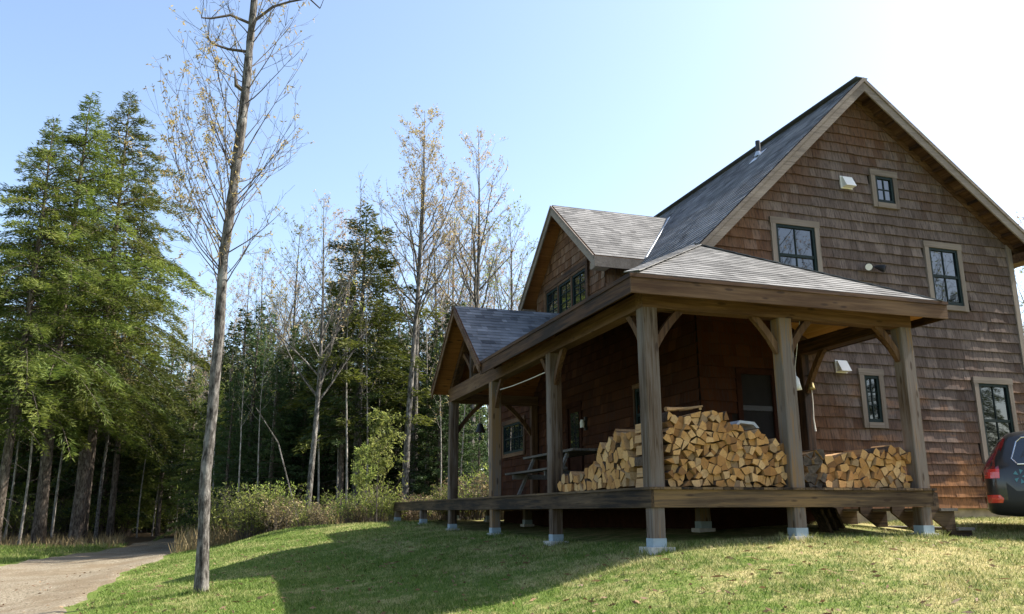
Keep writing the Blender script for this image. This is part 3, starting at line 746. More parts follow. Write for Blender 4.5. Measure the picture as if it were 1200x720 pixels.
# wall lantern by the side door
b = MB(); b.box(WX-.06, WX-.016, 6.86, 6.94, 1.35, 1.62); o = b.build('wall_lantern', M['dark'], house)
b = MB(); b.disc_lathe([(.045, 1.40), (.05, 1.5), (.035, 1.56)], (WX-.11, 6.9, 0), 10); b.build('lantern_glass', M['white'], o)

# ================================================================== THINGS ROUND THE PORCH
fl = empty('flood_light', (5.77, WY-.02, 3.92), 'twin flood light, one lamp white and one black, on the gable between the upper windows', 'flood light')
b = MB(); b.disc_lathe([(.06, 0), (.06, .03)], (5.77, WY-.045, 3.92), 14, ax=1); b.build('mounting_plate', M['dark'], fl)
for sg, mt in ((-1, 'white'), (1, 'dark')):
    b = MB(); c = np.array((5.77+sg*.10, WY-.10, 3.90)); dd = np.array((sg*.55, -.7, -.35)); dd /= np.linalg.norm(dd)
    b.tube([c-dd*.03, c+dd*.02, c+dd*.10, c+dd*.13], [.03, .045, .068, .07], 14); b.tube([(5.77+sg*.02, WY-.04, 3.92), c-dd*.02], [.014, .014], 6)
    o = b.build('lamp_head', M['dark'], fl)
    b = MB(); b.tube([c+dd*.131, c+dd*.136], [.06, .06], 14); b.build('lamp_lens', M['white'] if sg < 0 else M['glass'], o)

def bell(name, x, y, z, s, mat, label, hang):
    r_ = empty(name, (x, y, z), label, 'bell')
    b = MB(); b.disc_lathe([(s*1.0, 0), (s*.92, s*.15), (s*.66, s*.7), (s*.5, s*1.35), (s*.3, s*1.62), (s*.06, s*1.7)], (x, y, z), 16); b.build('bell_body', M[mat], r_, smooth=True)
    b = MB(); b.tube([(x, y, z+s*1.65), (x, y, z+hang)], [.006, .006], 5); b.build('bell_cord', M['dark'], r_)
    b = MB(); b.tube([(x, y, z+s*.2), (x, y, z-s*.55)], [.008, .014], 6); b.tube([(x, y, z-s*.5), (x, y, z-s*1.3)], [.003, .05], 4); b.build('clapper', M['dark'], r_)
bell('dinner_bell', .75, 9.84, 1.52, .13, 'dark', 'black hanging bell with a clapper sail under the far cross beam of the porch', .66)
hk = empty('brass_bell', (4.1, WY-.26, 1.66), 'small brass bell on a bracket on the wall post beside the low window', 'bell')
b = MB(); b.tube([(4.1, WY-.19, 1.86), (4.1, WY-.27, 1.88), (4.1, WY-.28, 1.80)], [.012, .012, .012], 6); b.build('bracket', M['dark'], hk)
b = MB(); b.disc_lathe([(.065, 1.62), (.05, 1.66), (.034, 1.74), (.012, 1.79)], (4.1, WY-.28, 0), 14); b.build('bell_body', M['brass'], hk, smooth=True)
b = MB(); b.tube([(4.1, WY-.28, 1.62), (4.105, WY-.275, 1.4), (4.09, WY-.275, 1.15), (4.11, WY-.27, .95)], [.008, .008, .01, .016], 5); b.build('pull_cord', M['rope'], hk)
sh = empty('white_wind_bell', (2.42, .1, 1.34), 'white metal bell hanging beside the second front porch post', 'bell')
b = MB(); b.disc_lathe([(.07, 1.30), (.055, 1.36), (.04, 1.45), (.012, 1.49)], (2.42, .3, 0), 14); b.build('bell_body', M['white'], sh, smooth=True)
b = MB(); b.tube([(2.42, .3, 1.48), (2.42, .3, 1.6), (2.42, .12, BZ0)], [.004, .004, .004], 5); b.build('bell_cord', M['rope'], sh)
cl_ = MB(); cl_.tube([(.1+.1*0, 6.47, 2.03), (.1, 5.5, 1.985), (.1, 4.6, 1.97), (.1, 3.49, 1.97)], [.009]*4, 5)
tag(cl_.build('clothes_line', M['rope'], loc=(.1, 5, 1.98)), 'pale clothes line strung between two side porch posts', 'clothes line')
pt = empty('picnic_table', (1.15, 5.6, 0), 'grey wooden picnic table standing on the side porch behind the posts', 'picnic table')
b = MB()
for i in range(5): b.box(.80+i*.145, .80+i*.145+.138, 4.3, 6.95, .735, .775)
b.build('table_top', M['bench'], pt)
for xx in (.42, 1.62):
    b = MB(); b.box(xx, xx+.13, 4.3, 6.95, .42, .455); b.box(xx+.136, xx+.266, 4.3, 6.95, .42, .455); b.build('bench_seat', M['bench'], pt)
for yy in (4.75, 6.5):
    for sg in (-1, 1):
        b = MB(); b.beam((1.16+sg*.28, yy, .735), (1.16+sg*.62, yy, .0), .045, .09, (0, 1, 0)); b.build('leg', M['bench'], pt)
    b = MB(); b.beam((.45, yy+.047, .37), (1.87, yy+.047, .37), .045, .09); b.build('cross_rail', M['bench'], pt)

# ---- firewood
def voronoi(sil, d, jit=.44):
    """cells of a jittered packing inside the silhouette (u, top(u))"""
    u0, u1, top = sil; pts = []; ins = []
    r = 0; v = d*.45
    while v < 1.6:
        k = 0; u = u0-d*2+(d*.5 if r % 2 else 0)
        while u < u1+2*d:
            p = (u+random.uniform(-jit, jit)*d, v+random.uniform(-jit, jit)*d)
            s = random.random()
            pts.append(p); ins.append(u0+d*.3 < p[0] < u1-d*.3 and p[1] < top(p[0])-d*.28)
            u += d
        r += 1; v += d*.88
    k = 0
    for i in range(int((u1-u0+4*d)/d)):
        pts.append((u0-2*d+i*d, -d*.5)); ins.append(False)
    for i, p in enumerate(pts):
        if not ins[i]: continue
        poly = [(p[0]-d, p[1]-d), (p[0]+d, p[1]-d), (p[0]+d, p[1]+d), (p[0]-d, p[1]+d)]
        for j, q in enumerate(pts):
            if i == j or abs(q[0]-p[0]) > 2*d or abs(q[1]-p[1]) > 2*d: continue
            mx_, my_ = (p[0]+q[0])/2, (p[1]+q[1])/2; nx, ny = p[0]-q[0], p[1]-q[1]
            out = []
            for a in range(len(poly)):
                A = poly[a]; B = poly[(a+1) % len(poly)]
                sa = (A[0]-mx_)*nx+(A[1]-my_)*ny; sb = (B[0]-mx_)*nx+(B[1]-my_)*ny
                if sa >= 0: out.append(A)
                if (sa >= 0) != (sb >= 0):
                    t = sa/(sa-sb); out.append((A[0]+(B[0]-A[0])*t, A[1]+(B[1]-A[1])*t))
            poly = out
            if not poly: break
        if len(poly) >= 3: yield poly
def shape_log(poly):
    """turn a cell into a split wedge: drop short edges, round some sides as bark, shrink"""
    cx = sum(p[0] for p in poly)/len(poly); cy = sum(p[1] for p in poly)/len(poly)
    P = []
    for i, p in enumerate(poly):
        q = poly[(i+1) % len(poly)]
        if math.hypot(p[0]-q[0], p[1]-q[1]) > .018: P.append(p)
    if len(P) < 3: P = poly
    k = random.uniform(.88, .99)
    P = [(cx+(p[0]-cx)*k+random.uniform(-.004, .004), cy+(p[1]-cy)*k+random.uniform(-.004, .004)) for p in P]
    while len(P) > 3 and random.random() < (.72 if len(P) > 4 else .30):
        # split faces: drop the corner that costs the least area
        ar = [abs((P[i-1][0]-P[i][0])*(P[(i+1) % len(P)][1]-P[i][1])-(P[i-1][1]-P[i][1])*(P[(i+1) % len(P)][0]-P[i][0])) for i in range(len(P))]
        P.pop(int(np.argmin(ar)))
    P = [(a, max(b, .004)) for a, b in P]
    out = []; side = []; n = len(P); bark = random.randrange(n) if random.random() < .75 else -1
    for i in range(n):
        p, q = P[i], P[(i+1) % n]; out.append(p)
        if i == bark:
            nx, ny = q[1]-p[1], -(q[0]-p[0])
            for t, s in ((.33, .08), (.67, .08)):
                out.append((p[0]+(q[0]-p[0])*t+nx*s, max(.003, p[1]+(q[1]-p[1])*t+ny*s)))
            side += [2, 2, 2]
        else: side.append(1)
    return out, side
def stack(sil, d, mapf, axis, label, group, lenr=(.36, .42), skip=None, darkf=None):
    c = 0
    for poly in voronoi(sil, d):
        P, side = shape_log(ccw(poly)); mb = MB()
        cx = sum(p[0] for p in P)/len(P)
        a = random.uniform(-.045, .03); L = random.uniform(*lenr)
        dark = darkf and darkf(cx)
        tw = random.uniform(-.02, .02)
        mb.prism(P, 0, 1, 0, random.random(), lambda u, v, w: mapf(u+tw*w, v, a+L*w), side)
        loc = mapf(cx, 0, a+L/2)
        lb, gp = (label, group) if not dark else ('grey weathered log at the left end of the low firewood stack by the wall post', 'grey logs at the end of the low stack')
        o = mb.build('firewood_log', [M['end'] if not dark else M['logdark'], M['split'], M['bark']], loc=(loc[0], loc[1], 0.0))
        tag(o, lb, 'log', gp); c += 1
    return c
def prof(tab):
    xs = [a for a, b in tab]; ys = [b for a, b in tab]
    return lambda u: float(np.interp(u, xs, ys))
n1 = stack((.28, 2.03, prof([(.28, .86), (.5, .93), (.95, .95), (1.15, .91), (1.4, .78), (1.7, .68), (1.97, .56)])), .098, lambda u, v, w: (u, .1+w, v+.002), 0,
      'split log in the tall firewood stack between the corner post and the second front post', 'logs of the tall stack on the front porch')
n2 = stack((2.26, 4.02, prof([(2.2, .46), (2.6, .47), (3.1, .46), (3.4, .51), (3.75, .58), (4.1, .50)])), .109, lambda u, v, w: (u, .1+w, v+.002), 0,
      'split log with pale end in the low firewood stack by the right porch post', 'logs of the low stack by the right post', darkf=lambda u: u < 2.60)
n3 = stack((.62, 3.22, prof([(.5, .78), (1.3, .76), (1.75, .60), (2.1, .40), (2.6, .34), (3.25, .22)])), .142, lambda u, v, w: (.12+w, u, v+.002), 1,
      'split log in the sloping firewood stack on the side porch left of the corner post', 'logs of the sloping stack on the side porch')
print('LOGS', n1, n2, n3)
for i, (z, w) in enumerate(((.0, .115), (.13, .12), (.265, .12), (.40, .13), (.545, .12), (.68, .12))):
    mb = MB(); P, side = shape_log([(0, z), (w*1.2, z), (w*1.25, z+w*.6), (w*.8, z+w), (w*.1, z+w*.95)])
    mb.prism(P, 0, 1, 0, .5, lambda u, v, ww: (.10+u+.02*(i % 2), .22+.38*ww, v+.003), side)
    tag(mb.build('firewood_log', [M['end'], M['split'], M['bark']], loc=(.17, .4, 0)), 'log laid lengthwise at the corner post end of the side porch stack', 'log', 'lengthwise logs by the corner post')
for i, (x0, y0, z0, ang, L, w) in enumerate(((.50, .22, .955, .35, .34, .03), (.78, .3, .985, -.5, .30, .025), (.86, .2, .97, 1.0, .22, .02))):
    mb = MB(); dx, dy = math.cos(ang)*L/2, math.sin(ang)*L/2
    mb.tube([(x0-dx, y0-dy, z0), (x0, y0, z0+.012), (x0+dx, y0+dy, z0+.035)], [w, w*.8, w*.5], 6)
    tag(mb.build('kindling_stick', M['split'], loc=(x0, y0, z0)), ['thick stick lying across the top of the tall firewood stack', 'stick with a raised end on top of the tall firewood stack', 'short thin stick crossing the others on the tall firewood stack'][i], 'stick')
mb = MB(); mb.prism([(1.40, .79), (1.48, .86), (1.70, .845), (1.77, .77), (1.73, .765), (1.68, .81), (1.49, .825), (1.44, .79)], .28, .55, 0, .5, lambda a, b, c: (a, c, b))
tag(mb.build('plastic_lid', M['grey_plastic'], loc=(1.6, .4, .8)), 'pale grey plastic lid lying on the tall firewood stack in front of the door', 'plastic lid')
mb = MB(); mb.beam((.34, .52, .0), (.26, .40, 1.0), .12, .03, (0, 1, .1)); tag(mb.build('loose_plank', M['split'], loc=(.3, .45, 0)), 'pale loose plank standing upright behind the corner post', 'plank')

# ================================================================== CAR
def build_car():
    """estate car, built along +X (nose at +X), right side -Y, ground z = 0; then turned and placed"""
    A = R(-46); X0, Y0_ = CARP
    gz = h1(X0+1.2, Y0_-.8)-.01
    ca, sa = math.cos(A), math.sin(A)
    # local origin = rear right corner of the bumper
    def T(x, y, z): return (X0+x*ca-y*sa, Y0_+x*sa+y*ca, gz+z)
    root = empty('estate_car', T(2.35, .93, 0), 'dark grey estate car with red tail lamps parked beside the gable wall', 'car')
    W = 1.86
    # stations along length: x, half width factor, bottom z, belt z, roof z (None without cabin)
    def ring(x, hw, zb, zs, zbelt, zroof, rw):
        """half outline, bottom centre to roof centre, for one station"""
        return [(0, zb), (hw*.80, zb), (hw*.96, zb+.06), (hw, zb+.22), (hw*1.0, zs), (hw*.985, zbelt-.05), (hw*.955, zbelt), (rw+.02, zroof-.10), (rw-.05, zroof-.03), (rw*.55, zroof), (0, zroof+.012)]
    H = W/2
    ST = [(.00, H*.80, .42, .80, .90, 1.02, H*.62), (.05, H*.93, .36, .80, .96, 1.10, H*.66), (.13, H*.985, .33, .80, .99, 1.22, H*.68), (.24, H, .32, .78, 1.00, 1.40, H*.70),
          (.36, H, .31, .66, 1.005, 1.50, H*.72), (.75, H, .30, .66, 1.0, 1.555, H*.735), (1.3, H, .28, .66, .985, 1.575, H*.745), (2.2, H, .26, .66, .965, 1.575, H*.745), (2.9, H, .25, .65, .955, 1.51, H*.73),
          (3.3, H, .25, .65, .955, 1.28, H*.74), (3.65, H*.995, .25, .64, .95, 1.02, H*.80), (4.2, H*.97, .25, .62, .86, .90, H*.7), (4.6, H*.90, .27, .58, .74, .78, H*.62), (4.78, H*.78, .32, .52, .62, .66, H*.5)]
    rings = []
    for s in ST:
        hf = ring(*s); full = [(-a, b) for a, b in hf]+[(a, b) for a, b in hf[::-1]][1:-1]
        rings.append([(s[0], H+a, b) for a, b in full])
    mb = MB(); n = len(rings[0]); b0 = 0
    for r_ in rings: mb.v += [T(*p) for p in r_]
    nh = 11
    for i in range(len(rings)-1):
        for j in range(n):
            k = (j+1) % n
            zc = sum(rings[a][b][2] for a in (i, i+1) for b in (j, k))/4; xc = (rings[i][j][0]+rings[i+1][j][0])/2
            side = (j == 6) or (n-1-j == 6-0 and False) or (j == n-7)
            mi = 0
            if zc < (.66 if xc < .7 else .55): mi = 1
            mb.f.append((i*n+j, (i+1)*n+j, (i+1)*n+k, i*n+k)); mb.m.append(mi); mb.t.append(.5)
    mb.f.append(tuple(range(n))); mb.m.append(0); mb.t.append(.5)
    mb.f.append(tuple((len(rings)-1)*n+j for j in reversed(range(n)))); mb.m.append(0); mb.t.append(.5)
    body = mb.build('body', [MC['paint'], MC['trim']], root, smooth=True)
    def off(x, z, d=.006, s=0):
        """point on the right (s=0) or left side of the cabin, pushed out by d"""
        for i in range(len(ST)-1):
            if ST[i][0] <= x <= ST[i+1][0]:
                t = (x-ST[i][0])/(ST[i+1][0]-ST[i][0]); S = [ST[i][q]+(ST[i+1][q]-ST[i][q])*t for q in range(7)]; break
        hf = ring(*S)
        for q in range(len(hf)-1):
            (a0, z0), (a1, z1) = hf[q], hf[q+1]
            if z0 <= z <= z1 and z1 > z0:
                a = a0+(a1-a0)*(z-z0)/(z1-z0); break
        else: a = hf[6][0]
        a += d
        return (x, H-a if s == 0 else H+a, z)
    for s in (0, 1):
        for (xa, xb, za, zb, sl) in ((.36, 1.18, 1.03, 1.42, .10), (1.26, 2.05, 1.04, 1.44, 0), (2.13, 2.95, 1.03, 1.42, -.42)):
            # side glass with its bright trim
            bot = [(xa, za), ((xa+xb)/2, za-.005), (xb, za)]
            x1a = xa+max(sl, 0); x1b = xb+min(sl, 0)
            P = [(xa+.05, za), ((xa+xb)/2, za), (xb-.02, za), (xb+min(0, sl)*.3, za+.1), (x1b, zb-.03), (x1b-.05, zb), ((x1a+x1b)/2, zb), (x1a+.05, zb-.01), (x1a-.02, zb-.07), (xa-.01, za+.08)]
            g = MB(); g.face([T(*off(a, b, .010, s)) for a, b in (P if s == 0 else P[::-1])]); w = g.build('side_window', M['glass'], root)
            c = MB(); L = [T(*off(a, b, .014, s)) for a, b in P]; c.tube(L+[L[0]], [.009]*(len(L)+1), 6); c.build('window_trim', MC['chrome'], w)
        # tail lamp wrapping round the rear corner, from the bumper up the pillar
        def skin(name, prof_, mats, ncol=9):
            zs_ = np.linspace(prof_[0][0], prof_[-1][0], 15); g_ = MB(); rows = []
            for z in zs_:
                xa_ = float(np.interp(z, [p[0] for p in prof_], [p[1] for p in prof_])); xb_ = float(np.interp(z, [p[0] for p in prof_], [p[2] for p in prof_]))
                row = []
                for c_ in range(ncol):
                    x_ = xa_+(xb_-xa_)*c_/(ncol-1); q = off(x_, z, .010, s); k_ = max(0, 1-x_/.16)
                    row.append(T(q[0]-.014*k_, q[1], q[2]))
                rows.append(row)
            for a_ in range(len(rows)-1):
                for c_ in range(ncol-1):
                    q = [rows[a_][c_], rows[a_][c_+1], rows[a_+1][c_+1], rows[a_+1][c_]]
                    g_.face(q if s == 0 else q[::-1], 1 if zs_[a_] < prof_[0][0]+.11 else 0)
            return g_.build(name, mats, root, smooth=True)
        skin('tail_lamp', [(.84, .004, .17), (.98, .008, .18), (1.06, .05, .17), (1.16, .11, .20), (1.30, .19, .27), (1.40, .25, .31), (1.45, .30, .33)], [MC['red'], MC['redbright']])
        skin('bumper_reflector', [(.50, .010, .17), (.56, .004, .19), (.61, .006, .15)], [MC['redbright'], MC['redbright']])
        for xw in (1.02, 3.78):
            ar = MB(); yo = -.004 if s == 0 else W+.004
            cpt = [(xw+.40*math.cos(a), .33+.40*math.sin(a)) for a in np.linspace(-.05, math.pi+.05, 16)]
            ar.face([T(a, yo, b) for a, b in (cpt if s == 1 else cpt[::-1])]); ar.build('wheel_arch', MC['trim'], root)
            t = MB(); c = (xw, .10 if s == 0 else W-.10, .33); pr_ = [(.20, -.115), (.31, -.115), (.335, -.08), (.335, .08), (.31, .115), (.20, .115)]
            b0 = len(t.v); kk = 20
            for r_, w_ in pr_:
                for j in range(kk): a = 2*math.pi*j/kk; t.v.append(T(c[0]+r_*math.cos(a), c[1]+w_, c[2]+r_*math.sin(a)))
            for i in range(len(pr_)-1):
                for j in range(kk): k = (j+1) % kk; t.f.append((b0+i*kk+j, b0+i*kk+k, b0+(i+1)*kk+k, b0+(i+1)*kk+j)); t.m.append(0); t.t.append(.5)
            wh = t.build('wheel', MC['rubber'], root)
            ri = MB(); yo = c[1]+(-.09 if s == 0 else .09)
            for j in range(10):
                a0, a1 = 2*math.pi*j/10, 2*math.pi*(j+.55)/10
                ri.face([T(c[0]+.03*math.cos(a0), yo, c[2]+.03*math.sin(a0)), T(c[0]+.21*math.cos(a0), yo, c[2]+.21*math.sin(a0)), T(c[0]+.21*math.cos(a1), yo, c[2]+.21*math.sin(a1))])
            ri.build('rim', MC['chrome'], wh)
    # rear window and plate recess on the tailgate
    g = MB(); g.face([T(.085, .36, 1.02), T(.085, W-.36, 1.02), T(.235, W-.40, 1.40), T(.235, .40, 1.40)][::-1]); g.build('rear_window', M['glass'], root)
    st = MB(); ctr = (.42, .86)
    for k in range(5):
        a = k*1.26; st.face([T(*off(ctr[0]+.02*math.cos(a), ctr[1]+.03*math.sin(a), .009+.0006*k)), T(*off(ctr[0]+.075*math.cos(a-.3), ctr[1]+.10*math.sin(a-.3), .009+.0006*k)), T(*off(ctr[0]+.085*math.cos(a+.3), ctr[1]+.10*math.sin(a+.3), .009+.0006*k))])
    st.build('sticker', MC['teal'], root)
CARP = (5.42, .22)
def carmat(name, c, rough, metal=0, coat=0):
    mt, nt, bs, _ = newmat(name); n = noise(nt, coords(nt), 3, 3)
    nt.links.new(ramp(nt, n, [(.3, tuple(x*.9 for x in c)), (.7, tuple(x*1.1 for x in c))]), bs.inputs['Base Color'])
    bs.inputs['Roughness'].default_value = rough; bs.inputs['Metallic'].default_value = metal; bs.inputs['Coat Weight'].default_value = coat; bs.inputs['Coat Roughness'].default_value = .05; return mt
MC = dict(paint=carmat('dark_grey_car_paint', (.028, .027, .025), .4, .3, .6), trim=carmat('black_bumper_plastic', (.012, .012, .013), .6), chrome=carmat('chrome', (.7, .7, .7), .12, 1),
          red=carmat('red_lamp_plastic', (.20, .006, .008), .12, 0, 1), redbright=carmat('bright_red_reflector', (.62, .045, .03), .25, 0, 1), rubber=carmat('tyre_rubber', (.015, .015, .015), .85), teal=carmat('teal_sticker', (.06, .19, .23), .5))
build_car()

# ================================================================== GROUND
gx = np.unique(np.r_[np.linspace(-400, -60, 18), np.linspace(-60, -16, 45), np.linspace(-16, 14, 151), np.linspace(14, 60, 40), np.linspace(60, 400, 18)])
gy = np.unique(np.r_[np.linspace(-300, -40, 12), np.linspace(-40, -10, 26), np.linspace(-10, 30, 201), np.linspace(30, 70, 50), np.linspace(70, 600, 24)])
GX, GY = np.meshgrid(gx, gy); GZ = hh(GX, GY)
me = bpy.data.meshes.new('lawn_ground')
V = np.c_[GX.ravel(), GY.ravel(), GZ.ravel()]; nx_, ny_ = len(gx), len(gy)
idx = np.arange(nx_*ny_).reshape(ny_, nx_)
Fq = np.stack([idx[:-1, :-1], idx[:-1, 1:], idx[1:, 1:], idx[1:, :-1]], -1).reshape(-1, 4)
me.from_pydata(V.tolist(), [], Fq.tolist()); me.materials.append(M['ground']); me.polygons.foreach_set('use_smooth', [True]*len(Fq)); me.update()
o = bpy.data.objects.new('ground', me); COL.objects.link(o); tag(o, 'sloping lawn falling from the house to the driveway', 'ground', kind='structure')

# driveway: ribbon draped over the ground
RE = [hit(u, v) for u, v in ((80, 719), (102, 702), (136, 681), (172, 662), (206, 646))]
LE = [hit(u, v) for u, v in ((-320, 700), (-150, 684), (0, 664), (70, 652), (142, 642))]
RE = [RE[0]+(RE[0]-RE[1])*3]+RE; LE = [LE[0]+(LE[0]-LE[1])*2]+LE
e1, e2 = RE[-1], LE[-1]
for k in range(1, 5):
    RE.append(e1+np.array([.2*k+.22*k*k, 2.6*k, 0])); LE.append(e2+np.array([.2*k+.22*k*k, 2.6*k, 0]))
def resample(L, n):
    L = np.array(L)[:, :2]; s = np.r_[0, np.cumsum(np.linalg.norm(np.diff(L, axis=0), axis=1))]; t = np.linspace(0, s[-1], n)
    return np.c_[np.interp(t, s, L[:, 0]), np.interp(t, s, L[:, 1])]
nR, nC = 150, 26
A_, B_ = resample(RE, nR), resample(LE, nR)
wob = np.array([.16*math.sin(i*.55)+.1*math.sin(i*1.37+1)+random.uniform(-.05, .05) for i in range(nR)])
dv = (B_-A_); dv /= np.linalg.norm(dv, axis=1)[:, None]
A_ = A_+dv*wob[:, None]; B_ = B_+dv*wob[::-1][:, None]
tt = np.linspace(0, 1, nC); G = A_[:, None, :]*(1-tt)[None, :, None]+B_[:, None, :]*tt[None, :, None]
Z = hh(G[..., 0], G[..., 1])+.03-.045*(np.exp(-((tt-.28)/.08)**2)+np.exp(-((tt-.72)/.08)**2))[None, :]*.5
Z[:, 0] -= .05; Z[:, -1] -= .05
idx = np.arange(nR*nC).reshape(nR, nC); Fq = np.stack([idx[:-1, :-1], idx[:-1, 1:], idx[1:, 1:], idx[1:, :-1]], -1).reshape(-1, 4)
me = bpy.data.meshes.new('driveway'); me.from_pydata(np.c_[G.reshape(-1, 2), Z.ravel()].tolist(), [], Fq.tolist()); me.materials.append(M['drive'])
me.polygons.foreach_set('use_smooth', [True]*len(Fq)); me.update(); me.flip_normals() if me.polygons[0].normal.z < 0 else None
o = bpy.data.objects.new('driveway', me); COL.objects.link(o); tag(o, 'pale dirt driveway running into the wood', 'driveway', kind='structure')
def on_drive(x, y):
    P = np.c_[x, y]; d = np.full(len(P), 1e9)
    for i in range(0, nR, 1):
        a, b = A_[i], B_[i]; ab = b-a; L2 = ab@ab
        t = np.clip(((P-a)@ab)/L2, 0, 1); q = a+t[:, None]*ab; d = np.minimum(d, np.hypot(*(P-q).T))
    return d < .13

# grass blades
def grass():
    n = 1150000
    # denser towards the camera: sample polar about the camera
    r = 3.2+(RNG.random(n)**1.35)*40; a = YAW-.62+RNG.random(n)*1.5
    x = CAM[0]+np.sin(a)*r; y = CAM[1]+np.cos(a)*r
    keep = ~((x > .35) & (y > .5) & (x < 4.0) & (y < 16.4)) & ~((x > 2.2) & (y > 2.45) & (y < 12.7) & (x < 9.2)) & (y < np.where(x < -6, 34, 25)) & ~((np.abs(x-4.6) < .35) & (y > .1) & (y < 2.3))
    x, y, r = x[keep], y[keep], r[keep]
    k2 = ~on_drive(x, y); x, y, r = x[k2], y[k2], r[k2]
    pat = np.sin(x*2.1+1.3*np.sin(y*1.7))*np.sin(y*2.6+1.1*np.sin(x*1.9))
    k3 = RNG.random(len(x)) < .72+.28*pat; x, y, r, pat = x[k3], y[k3], r[k3], pat[k3]
    tx_, ty_ = [], []
    for cx_, cy_ in [(.1, q) for q in PYS+[12.88, 16.45]]+[(q, .1) for q in PXS]+[(-5.05, 5.0)]:
        a_ = RNG.random(420)*6.28; r_ = .13+.14*RNG.random(420)**1.5; tx_.append(cx_+np.cos(a_)*r_*1.1); ty_.append(cy_+np.sin(a_)*r_*1.1)
    ntuft = sum(map(len, tx_)); x = np.concatenate([x]+tx_); y = np.concatenate([y]+ty_); r = np.r_[r, np.full(ntuft, 11.)]; pat = np.r_[pat, np.zeros(ntuft)]
    n = len(x); z = hh(x, y)
    hgt = (.014+.024*RNG.random(n)+.012*np.clip(pat, 0, 1))*(1+.02*r); edge = y > 21; hgt = np.where(edge, hgt*2.2, hgt); hgt[-ntuft:] = .03+.09*RNG.random(ntuft)
    th = RNG.random(n)*2*np.pi; w = (.0022+.0022*RNG.random(n))*(1+.045*r)
    lean = hgt*(.3+.9*RNG.random(n)); ta = RNG.random(n)*2*np.pi
    V = np.empty((n, 3, 3))
    V[:, 0] = np.c_[x-np.cos(th)*w, y-np.sin(th)*w, z-.004]; V[:, 1] = np.c_[x+np.cos(th)*w, y+np.sin(th)*w, z-.004]
    V[:, 2] = np.c_[x+np.cos(ta)*lean, y+np.sin(ta)*lean, z+hgt]
    o = bpy.data.objects.new('grass', npmesh('grass', V, 3, RNG.random(n), [M['grass']])); COL.objects.link(o)
    # longer uncut tufts round the footings and the foot of the tree
    tag(o, 'short mown grass, green on the bank and straw coloured in front of the porch', 'grass', kind='stuff')
grass()
def litter():
    n = 2600; r = 3.5+RNG.random(n)*20; a = YAW+(RNG.random(n)-.5)*1.15; x = CAM[0]+np.sin(a)*r; y = CAM[1]+np.cos(a)*r
    k = ~((x > -.1) & (y > -.1) & (y < 16.6) & (x < 9.2)); x, y = x[k], y[k]; n = len(x); c = np.c_[x, y, hh(x, y)+.022]
    d = RNG.normal(size=(n, 3))*np.array([.03, .03, .010]); V = blades(c-d, c+d, .014)
    o = bpy.data.objects.new('fallen_leaves', npmesh('fallen_leaves', V, 4, RNG.random(n), [M['dead_leaf']])); COL.objects.link(o)
    tag(o, 'scattered dry brown leaves lying on the lawn', 'leaves', kind='stuff')

